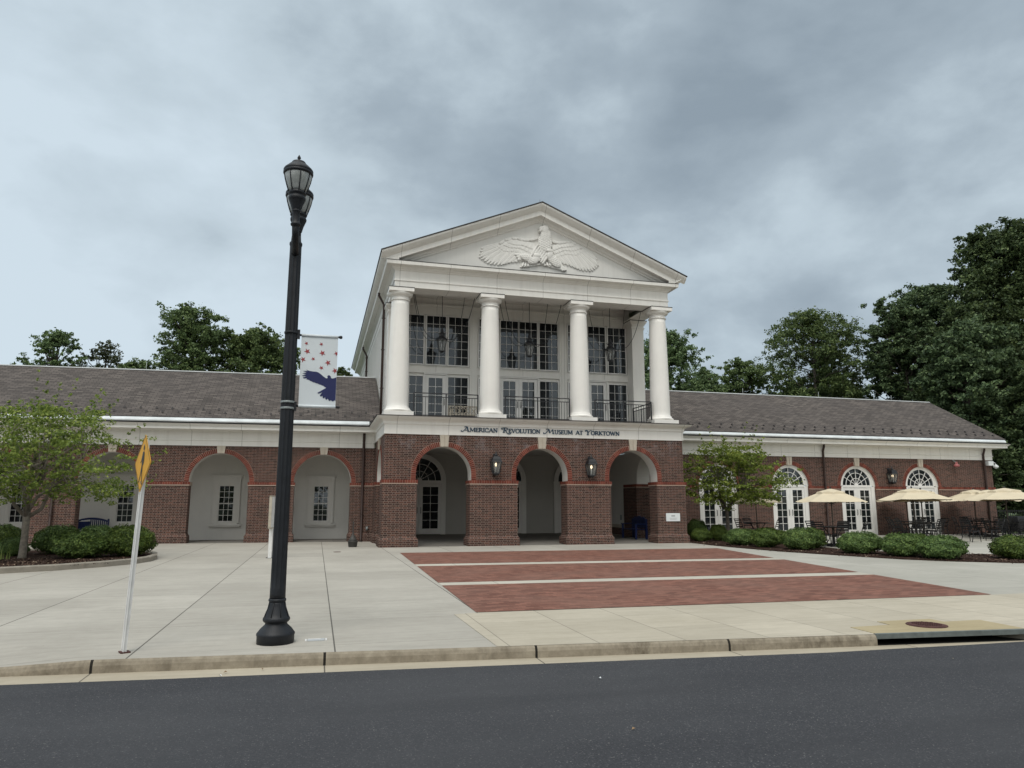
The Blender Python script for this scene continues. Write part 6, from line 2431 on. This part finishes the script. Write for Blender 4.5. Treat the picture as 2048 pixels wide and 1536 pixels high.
def tree(name, label, x, y, top, rad, mat, seed, bottom=0.25, clumps=110, per=150, size=0.15, shape='round', sparse=0.0, trunk_r=0.28, group='trees behind the building', flat_=0.62):
    r = np.random.default_rng(seed)
    rr = random.Random(seed)
    t = thing(name, label, 'tree', (x, y, -0.15), 0, group)
    zb = top * bottom
    ph = r.random(6) * 6.28
    cs, rs = [], []
    tries = 0
    while len(cs) < clumps and tries < clumps * 30:
        tries += 1
        f = r.random() ** 0.8
        z = zb + (top - zb) * f
        if shape == 'cone':
            pr = (1 - f) ** 0.75 * 0.95 + 0.06
        elif shape == 'tall':
            pr = math.sin(PI * (0.12 + 0.82 * f)) ** 0.7
        else:
            pr = math.sqrt(max(0, 1 - (2 * f - 0.85) ** 2 / 1.35))
        a = r.random() * 2 * PI
        lump = 1 + 0.22 * math.sin(3 * a + ph[0] + 4 * f) + 0.16 * math.sin(5 * a + ph[1] - 7 * f) + 0.12 * math.sin(9 * f + ph[2])
        q = math.sqrt(r.uniform(0.12, 1.0))
        R_ = rad * pr * min(lump, 1.22) * q
        if sparse and r.random() < sparse * (0.4 + 0.6 * abs(math.sin(2 * a + 5 * f + ph[3]))):
            continue
        cs.append((R_ * math.cos(a), R_ * math.sin(a), z))
        k = rad * r.uniform(0.14, 0.27)
        rs.append((k, k, k * flat_))
    cs, rs = np.array(cs), np.array(rs)
    dd = np.linalg.norm(cs[:, None] - cs[None], axis=2)
    ok = np.sort(dd, axis=1)[:, 1] < 0.5 * rad      # no bough hangs alone in the air
    cs, rs = cs[ok], rs[ok]
    # sub-clumps give each bough a broken edge
    sub = np.repeat(cs, 9, 0) + r.normal(size=(len(cs) * 9, 3)) * np.repeat(rs, 9, 0) * 0.72
    subr = np.repeat(rs, 9, 0) * r.uniform(0.25, 0.5, (len(cs) * 9, 1))
    V, F = leaves(sub, subr, max(1, int(per * 2.6) // 9), size * 0.66, r)
    np_mesh('crown', V, F, [mat], t)
    mb = MB()
    lean = (rr.uniform(-0.04, 0.04) * top, rr.uniform(-0.04, 0.04) * top)
    knots = [(0, 0, -0.2), (lean[0] * 0.3, lean[1] * 0.3, top * 0.3), (lean[0] * 0.7, lean[1] * 0.7, top * 0.6), (lean[0], lean[1], top * 0.9)]
    mb.tube(knots, [trunk_r * 1.25, trunk_r, trunk_r * 0.6, trunk_r * 0.15], 'bark', 9)
    far = np.argsort(-np.hypot(cs[:, 0], cs[:, 1]) / (rad * 1.0) - np.maximum(0, cs[:, 2] / top - 0.8) * 3)
    pick = list(far[:42]) + list(r.choice(len(cs), min(len(cs), 20), False))
    for i in dict.fromkeys(int(q) for q in pick):
        c = cs[i]
        z0 = max(top * 0.12, min(c[2] - rr.uniform(0.1, 0.3) * top * 0.5, top * 0.8))
        f = z0 / (top * 0.9)
        limb(mb, (lean[0] * f, lean[1] * f, z0), tuple(c), trunk_r * 0.38 * (1 - 0.6 * f), trunk_r * 0.06, rr)
    part2(mb, 'trunk', t)
    return t


def background_trees():
    T = tree
    T('deciduous_tree', 'small thin dark tree top showing above the far left roof ridge', -17.9, 23, 11.75, 1.95, 'leaf_mid', 11, 0.42, 85, 100, 0.11, sparse=0.35)
    T('deciduous_tree', 'pale airy tree top above the left roof between two darker trees', -15.6, 25, 11.5, 1.85, 'leaf_pale', 12, 0.42, 75, 70, 0.11, sparse=0.35)
    T('deciduous_tree', 'tall broad dark green tree above the left roof with ragged twin crown, its higher half', -10.4, 25, 14.2, 2.7, 'leaf_mid', 13, 0.3, 150, 150, 0.13, sparse=0.3)
    T('deciduous_tree', 'rounder dark green tree above the left roof, just left of the lamp post', -6.5, 27, 13.5, 3.0, 'leaf_mid', 14, 0.3, 160, 160, 0.13, sparse=0.15)
    T('deciduous_tree', 'low leafy tree spray at the foot of the tall tree above the left roof', -13.0, 23, 10.2, 2.0, 'leaf_mid', 15, 0.4, 70, 110, 0.12, sparse=0.3)
    T('deciduous_tree', 'small tree tip peeping between the banner and the gable roof', -0.9, 30, 11.7, 1.3, 'leaf_mid', 16, 0.4, 40, 110, 0.12, sparse=0.3)
    T('deciduous_tree', 'leafy green tree directly behind the rightmost white column', 23.4, 24, 14.7, 3.0, 'leaf_mid', 17, 0.2, 130, 160, 0.14, sparse=0.25, shape='tall')
    T('deciduous_tree', 'low green tree above the right roof nearest the portico tree', 30.0, 30, 12.8, 2.7, 'leaf_mid', 18, 0.2, 120, 150, 0.15)
    T('deciduous_tree', 'low bushy tree above the right roof between two taller trees', 34.8, 32, 14.4, 2.9, 'leaf_mid', 19, 0.2, 130, 150, 0.15)
    T('deciduous_tree', 'tall open-crowned tree above the right roof with spreading limbs against the sky', 40.2, 29, 18.3, 4.7, 'leaf_mid', 20, 0.3, 150, 150, 0.16, sparse=0.6)
    T('deciduous_tree', 'dark tree filling the gap between the open tree and the right-hand wood', 44.6, 32, 16.2, 2.9, 'leaf_deep', 21, 0.15, 120, 150, 0.17)
    T('deciduous_tree', 'low dark tree behind the right roof under the open-crowned tree', 37.6, 29, 11.6, 2.9, 'leaf_deep', 27, 0.1, 110, 140, 0.16)
    T('pine_tree', 'first tall dark tree at the left edge of the right-hand wood', 44.8, 24, 18.2, 3.1, 'leaf_deep', 22, 0.1, 190, 200, 0.17, shape='tall')
    T('pine_tree', 'broad dark tree in the middle of the right-hand wood', 48.8, 24, 20.0, 3.7, 'leaf_deep', 23, 0.1, 240, 220, 0.18, shape='tall')
    T('pine_tree', 'tallest dark tree of the wood at the upper right', 50.6, 18, 23.4, 4.6, 'leaf_deep', 24, 0.08, 260, 240, 0.19, shape='tall')
    T('pine_tree', 'dark tree overhanging the gable end of the right wing', 41.6, 14, 13.8, 3.4, 'leaf_deep', 25, 0.03, 220, 220, 0.17)
    T('pine_tree', 'low dark tree behind the fence beside the right wing', 37.6, 11, 5.6, 2.3, 'leaf_deep', 26, 0.0, 120, 180, 0.14)
    T('pine_tree', 'dark leaning tree at the right picture edge beyond the umbrellas', 43.6, 9.5, 10.6, 3.4, 'leaf_deep', 28, 0.0, 200, 220, 0.16)
    T('pine_tree', 'dark tree deep in the wood behind the right roof end', 46.0, 17, 16.4, 4.0, 'leaf_deep', 29, 0.03, 220, 220, 0.18)


background_trees()


def small_tree(name, label, x, y, z0, fork, top, rx0, rx1, mat, seed, trunk_r, bark, n_stems=5, clumps=90, per=110, size=0.05, zmin=None):
    """young ornamental tree: short trunk, spreading stems, layered sprays"""
    r = np.random.default_rng(seed)
    rr = random.Random(seed)
    t = thing(name, label, 'tree', (x, y, z0), 0)
    H = top - z0
    fk = fork - z0
    zlo = (zmin if zmin is not None else fork + 0.2) - z0
    mb = MB()
    mb.tube([(0, 0, -0.1), (0.01, 0, 0.06), (0.015, 0.01, fk * 0.5), (0.0, 0.02, fk)], [trunk_r * 1.5, trunk_r * 1.1, trunk_r * 0.95, trunk_r * 1.05], bark, 10)
    cs, rs = [], []
    cx, hw = (rx0 + rx1) / 2 - x, (rx1 - rx0) / 2
    while len(cs) < clumps:
        f = r.random()
        z = zlo + (H - zlo) * f
        pr = math.sqrt(max(0.02, 1 - ((f - 0.28) / 0.80) ** 2)) if f > 0.28 else (0.75 + 0.25 * f / 0.28)
        a = r.random() * 2 * PI
        q = math.sqrt(r.uniform(0.05, 1))
        lump = 1 + 0.15 * math.sin(4 * a + 9 * f + seed)
        px, py = cx + hw * pr * q * lump * math.cos(a), hw * 0.8 * pr * q * lump * math.sin(a)
        cs.append((px, py, z + rr.uniform(-0.05, 0.05)))
        k = hw * r.uniform(0.10, 0.2)
        rs.append((k * 1.3, k * 1.3, k * 0.42))
    cs, rs = np.array(cs), np.array(rs)
    ends = []
    for i in range(n_stems):
        a = 2 * PI * i / n_stems + rr.uniform(-0.3, 0.3)
        e = Vector((cx * 0.6 + hw * 0.5 * math.cos(a), hw * 0.42 * math.sin(a), zlo + (H - zlo) * rr.uniform(0.3, 0.6)))
        limb(mb, (0, 0.01, fk * rr.uniform(0.8, 1.0)), e, trunk_r * 0.62, trunk_r * 0.25, rr, 0.09, 7, 6, bark)
        ends.append(e)
    for c in cs:
        e = min(ends, key=lambda q: (q - Vector(c)).length)
        f = rr.uniform(0.35, 1.0)
        s = Vector((0, 0, fk)).lerp(e, f)
        limb(mb, s, tuple(c), trunk_r * 0.2, trunk_r * 0.05, rr, 0.07, 5, 3, bark)
    sub = np.repeat(cs, 5, 0) + r.normal(size=(len(cs) * 5, 3)) * np.repeat(rs, 5, 0) * 0.7
    subr = np.repeat(rs, 5, 0) * r.uniform(0.3, 0.6, (len(cs) * 5, 1))
    V, F = leaves(sub, subr, max(1, per // 5), size, r, up=0.9, aspect=0.7)
    # loose twigs at the rim
    tw = []
    for c, q in zip(cs, rs):
        if rr.random() < 0.5:
            d = Vector((c[0] - cx, c[1], (c[2] - H * 0.45) * 0.8))
            d = d.normalized() if d.length > 0.01 else Vector((0, 0, 1))
            for k in range(4):
                p = Vector(c) + d * (q[0] * (0.7 + 0.35 * k)) + Vector((0, 0, 0.02 * k))
                tw.append(tuple(p))
    V2, F2 = leaves(np.array(tw), np.full((len(tw), 3), 0.05), 6, size, r, up=0.8, aspect=0.7)
    V = np.concatenate([V, V2])
    F = np.concatenate([F, F2 + len(V) - len(V2)])
    np_mesh('crown', V, F, [mat], t)
    part2(mb, 'trunk', t)
    return t


small_tree('redbud_tree', 'young spreading tree with pale trunk in the left planting island', -9.42, -3.72, 0.08, 1.25, 3.9, -11.85, -6.9, 'leaf_spring', 41, 0.085, 'bark_pale', 6, 135, 120, 0.040, zmin=1.55)
small_tree('redbud_tree', 'young yellow-green tree in the right bed before the first glazed door', 13.55, 0.55, 0.03, 1.35, 3.72, 11.65, 16.0, 'leaf_spring', 42, 0.07, 'bark', 5, 115, 140, 0.043, zmin=1.5)


def shrub_mesh(seed, n=5200, size=0.042):
    r = np.random.default_rng(seed)
    ph = r.random(8) * 6.28

    def surf(d):
        a = np.arctan2(d[:, 1], d[:, 0])
        e = d[:, 2]
        k = 1 + 0.07 * np.sin(3 * a + ph[0] + 2 * e) + 0.05 * np.sin(5 * a + ph[1] - 4 * e) + 0.04 * np.sin(9 * a + ph[2] + 7 * e) + 0.04 * np.sin(11 * e + ph[3] + 2 * a)
        z = np.where(d[:, 2] > 0, np.abs(d[:, 2]) ** 0.92 * 0.6, -np.abs(d[:, 2]) * 0.46)
        return np.stack([d[:, 0] * k, d[:, 1] * k, 0.44 + z * k], -1)
    n = int(n * 1.4)
    d = r.normal(size=(n, 3))
    d[:, 2] = np.where(d[:, 2] < -0.9, -d[:, 2], d[:, 2])
    d /= np.linalg.norm(d, axis=1, keepdims=True)
    p = surf(d)
    c = np.array([0, 0, 0.42])
    p = c + (p - c) * (1 - 0.16 * r.random((n, 1)) ** 2.0 + 0.05 * (r.random((n, 1)) ** 4))
    nrm = d * 0.9 + r.normal(size=(n, 3)) * 0.45 + np.array([0, 0, 0.35])
    nrm /= np.linalg.norm(nrm, axis=1, keepdims=True)
    t = np.cross(nrm, r.normal(size=(n, 3)))
    t /= np.linalg.norm(t, axis=1, keepdims=True)
    b = np.cross(nrm, t)
    s = size * (0.6 + 0.8 * r.random((n, 1)))
    V = np.stack([p - t * s, p - b * s * 0.6 + nrm * s * 0.2, p + t * s, p + b * s * 0.6 + nrm * s * 0.2], 1).reshape(-1, 3)
    F = np.arange(4 * n).reshape(-1, 4)
    # dense inner body so that nothing shows through
    nu, nv = 28, 14
    dd = []
    for j in range(nv + 1):
        th = PI * j / nv
        for i in range(nu):
            a = 2 * PI * i / nu
            dd.append((math.sin(th) * math.cos(a), math.sin(th) * math.sin(a), math.cos(th)))
    core = surf(np.array(dd))
    core = c + (core - c) * 0.86
    Fc = np.array([(j * nu + i, j * nu + (i + 1) % nu, (j + 1) * nu + (i + 1) % nu, (j + 1) * nu + i) for j in range(nv) for i in range(nu)])
    return np.concatenate([V, core]), np.concatenate([F, Fc + len(V)])


def shrubs():
    protos = []
    G1, G2 = 'clipped round shrubs in the right bed', 'clipped round shrubs in the left island'
    spec = [
        (12.99, 2.02, 0.50, 0.78, 'dark shaded round shrub tucked behind the portico corner', 'R'),
        (12.25, 0.35, 0.45, 0.50, 'round clipped shrub at the portico corner, first in the row', 'R'),
        (13.25, 0.75, 0.40, 0.62, 'round clipped shrub touching the small tree trunk', 'R'),
        (12.35, -2.2, 0.66, 0.56, 'wide low clipped shrub just right of the small tree trunk', 'R'),
        (15.2, 0.4, 0.55, 0.50, 'clipped shrub in the back row behind the brightest shrub', 'R'),
        (12.45, -3.55, 0.58, 0.60, 'bright compact round shrub, third along the walk', 'R'),
        (14.6, -1.2, 0.50, 0.46, 'low back-row shrub below the second glazed door', 'R'),
        (12.75, -5.0, 0.68, 0.66, 'large rounded shrub left of the gap before the nearest table', 'R'),
        (13.65, -4.35, 0.52, 0.64, 'rounded shrub half hidden behind the large one beside the gap', 'R'),
        (13.25, -7.0, 0.72, 0.61, 'large round shrub right of the gap before the nearest table', 'R'),
        (13.65, -8.2, 0.68, 0.61, 'round shrub in the middle of the three below the rightmost door', 'R'),
        (15.6, -6.6, 0.52, 0.52, 'small back-row shrub between two big ones', 'R'),
        (13.85, -9.3, 0.68, 0.60, 'yellowish rounded shrub at the right end of the three', 'R'),
        (15.75, -9.75, 0.62, 0.60, 'broad low shrub left of the last one at the picture edge', 'R'),
        (16.35, -10.5, 0.66, 0.60, 'last shrub cut by the right picture edge', 'R'),
        (-10.55, -1.83, 0.62, 0.84, 'dark shrub at the left picture edge behind the tree trunk', 'L'),
        (-9.15, -1.95, 0.68, 0.82, 'large dark shrub just right of the pale tree trunk', 'L'),
        (-9.95, -2.75, 0.38, 0.52, 'small low shrub left of the pale tree trunk', 'L'),
        (-8.05, -3.85, 0.80, 0.76, 'broad front shrub in the middle of the left island', 'L'),
        (-8.45, -1.0, 0.62, 0.78, 'back shrub below the blue bench', 'L'),
        (-7.03, -3.45, 0.72, 0.86, 'big round shrub at the right tip of the left island', 'L'),
    ]
    rr = random.Random(9)
    for i in range(3):
        protos.append(shrub_mesh(50 + i))
    meshes = {}
    for x, y, r_, h, label, side in spec:
        k = rr.randrange(3)
        if k not in meshes:
            o = np_mesh('round_shrub', protos[k][0], protos[k][1], ['leaf_shrub'])
            meshes[k] = o.data
        else:
            o = bpy.data.objects.new('round_shrub', meshes[k])
            COL.objects.link(o)
        o.location = (x, y, 0.03 if side == 'R' else 0.085)
        o.rotation_euler = (0, 0, rr.uniform(0, 6.28))
        o.scale = (r_ * 0.86, r_ * 0.86, (h - 0.03) / (1.02 if side == 'R' else 1.1))
        tag(o, label, 'shrub', G1 if side == 'R' else G2)


shrubs()


def grass_clumps():
    r = np.random.default_rng(77)
    for x, y, lab, n, h in ((-10.15, -4.55, 'clump of yellow-green strappy leaves at the left picture edge in the island', 46, 0.52), (-9.72, -4.05, 'thin tuft of upright leaves between the grass clump and the pale trunk', 14, 0.42)):
        vs, fs = [], []
        for i in range(n):
            a = r.random() * 2 * PI
            b0 = np.array([r.normal() * 0.08, r.normal() * 0.08, 0])
            ln = h * r.uniform(0.5, 1.0)
            out = np.array([math.cos(a), math.sin(a), 0]) * ln * r.uniform(0.1, 0.5)
            sd = np.array([-math.sin(a), math.cos(a), 0]) * 0.012
            base = len(vs)
            for k in range(5):
                f = k / 4
                p = b0 + out * f * f + np.array([0, 0, ln * (f - 0.2 * f * f)])
                w = sd * (1 - f * 0.92)
                vs += [p - w, p + w]
            fs += [(base + 2 * k, base + 2 * k + 1, base + 2 * k + 3, base + 2 * k + 2) for k in range(4)]
        o = np_mesh('lily_clump', np.array(vs), np.array(fs), ['leaf_blade'])
        o.location = (x, y, 0.085)
        tag(o, lab, 'plant')
    # bark chips give the mulch a broken surface
    for nm, pts, z in (('bark_chips', [(11.9, -2.4), (12.2, -5.5), (12.9, -7.6), (13.7, -9.4), (14.9, -10.4), (16.2, -11.2), (15.2, -8.2), (16.0, -8.7), (12.0, -0.6), (14.0, -6.0), (17.2, -10.6)], 0.03), ('bark_chips', [(-10.6, -5.6), (-9.6, -5.2), (-8.6, -5.4), (-7.7, -5.2), (-7.0, -4.9), (-9.3, -4.0), (-8.7, -6.2), (-10.8, -6.6), (-7.6, -6.0)], 0.085)):
        c = np.repeat(np.array(pts), 330, 0) + r.normal(size=(330 * len(pts), 2)) * 0.38
        if z > 0.05:
            keep = (c[:, 0] < -6.75) & (c[:, 1] > -7.0 - (c[:, 0] + 7.7) * -0.55 + 0.2)
            c = c[keep]
        n = len(c)
        p = np.concatenate([c, np.full((n, 1), z + 0.012)], 1)
        a = r.random(n) * 2 * PI
        t = np.stack([np.cos(a), np.sin(a), r.normal(size=n) * 0.35], -1)
        b = np.stack([-np.sin(a), np.cos(a), r.normal(size=n) * 0.35], -1)
        s = 0.03 * (0.4 + r.random((n, 1)))
        V = np.stack([p - t * s, p - b * s * 0.35, p + t * s, p + b * s * 0.35], 1).reshape(-1, 3)
        o = np_mesh(nm, V, np.arange(4 * n).reshape(-1, 4), ['chips'])
        tag(o, kind='stuff')


def mat_chips():
    t = MT('wood_chips')
    t.pos()
    c = t.ramp(t.geo.outputs['Random Per Island'], [(0.0, (0.02, 0.012, 0.01)), (0.6, (0.06, 0.035, 0.026)), (0.85, (0.14, 0.09, 0.065)), (1.0, (0.38, 0.30, 0.22))])
    t.set(c, 0.9, 0.2)
    MATS['chips'] = t.m


mat_chips()
grass_clumps()


def far_woods():
    """the wood across the road, mirrored in the lower windows, and the wood carrying on to the right"""
    r = np.random.default_rng(88)
    cs, rs = [], []
    spots = [(x, -62.0) for x in np.arange(-75, 140, 4.0)] + [(58 + 3.4 * k, 26 - 1.1 * k) for k in range(22)]
    for x, y in spots:
        h = r.uniform(9, 14) * (1.25 if y > 0 else 1)
        x, y = x + r.uniform(-1, 1), y + r.uniform(-4, 4)
        for k in range(26):
            f = r.random()
            w = 4.5 * math.sqrt(max(0.05, 1 - (1.7 * f - 0.7) ** 2))
            cs.append((x + r.normal() * w * 0.6, y + r.normal() * w * 0.5, 0.3 + f * h))
            q = r.uniform(0.9, 1.7)
            rs.append((q, q, q * 0.7))
    V, F = leaves(np.array(cs), np.array(rs), 26, 0.42, r)
    tag(np_mesh('far_woods', V, F, ['leaf_deep']), kind='stuff')


far_woods()
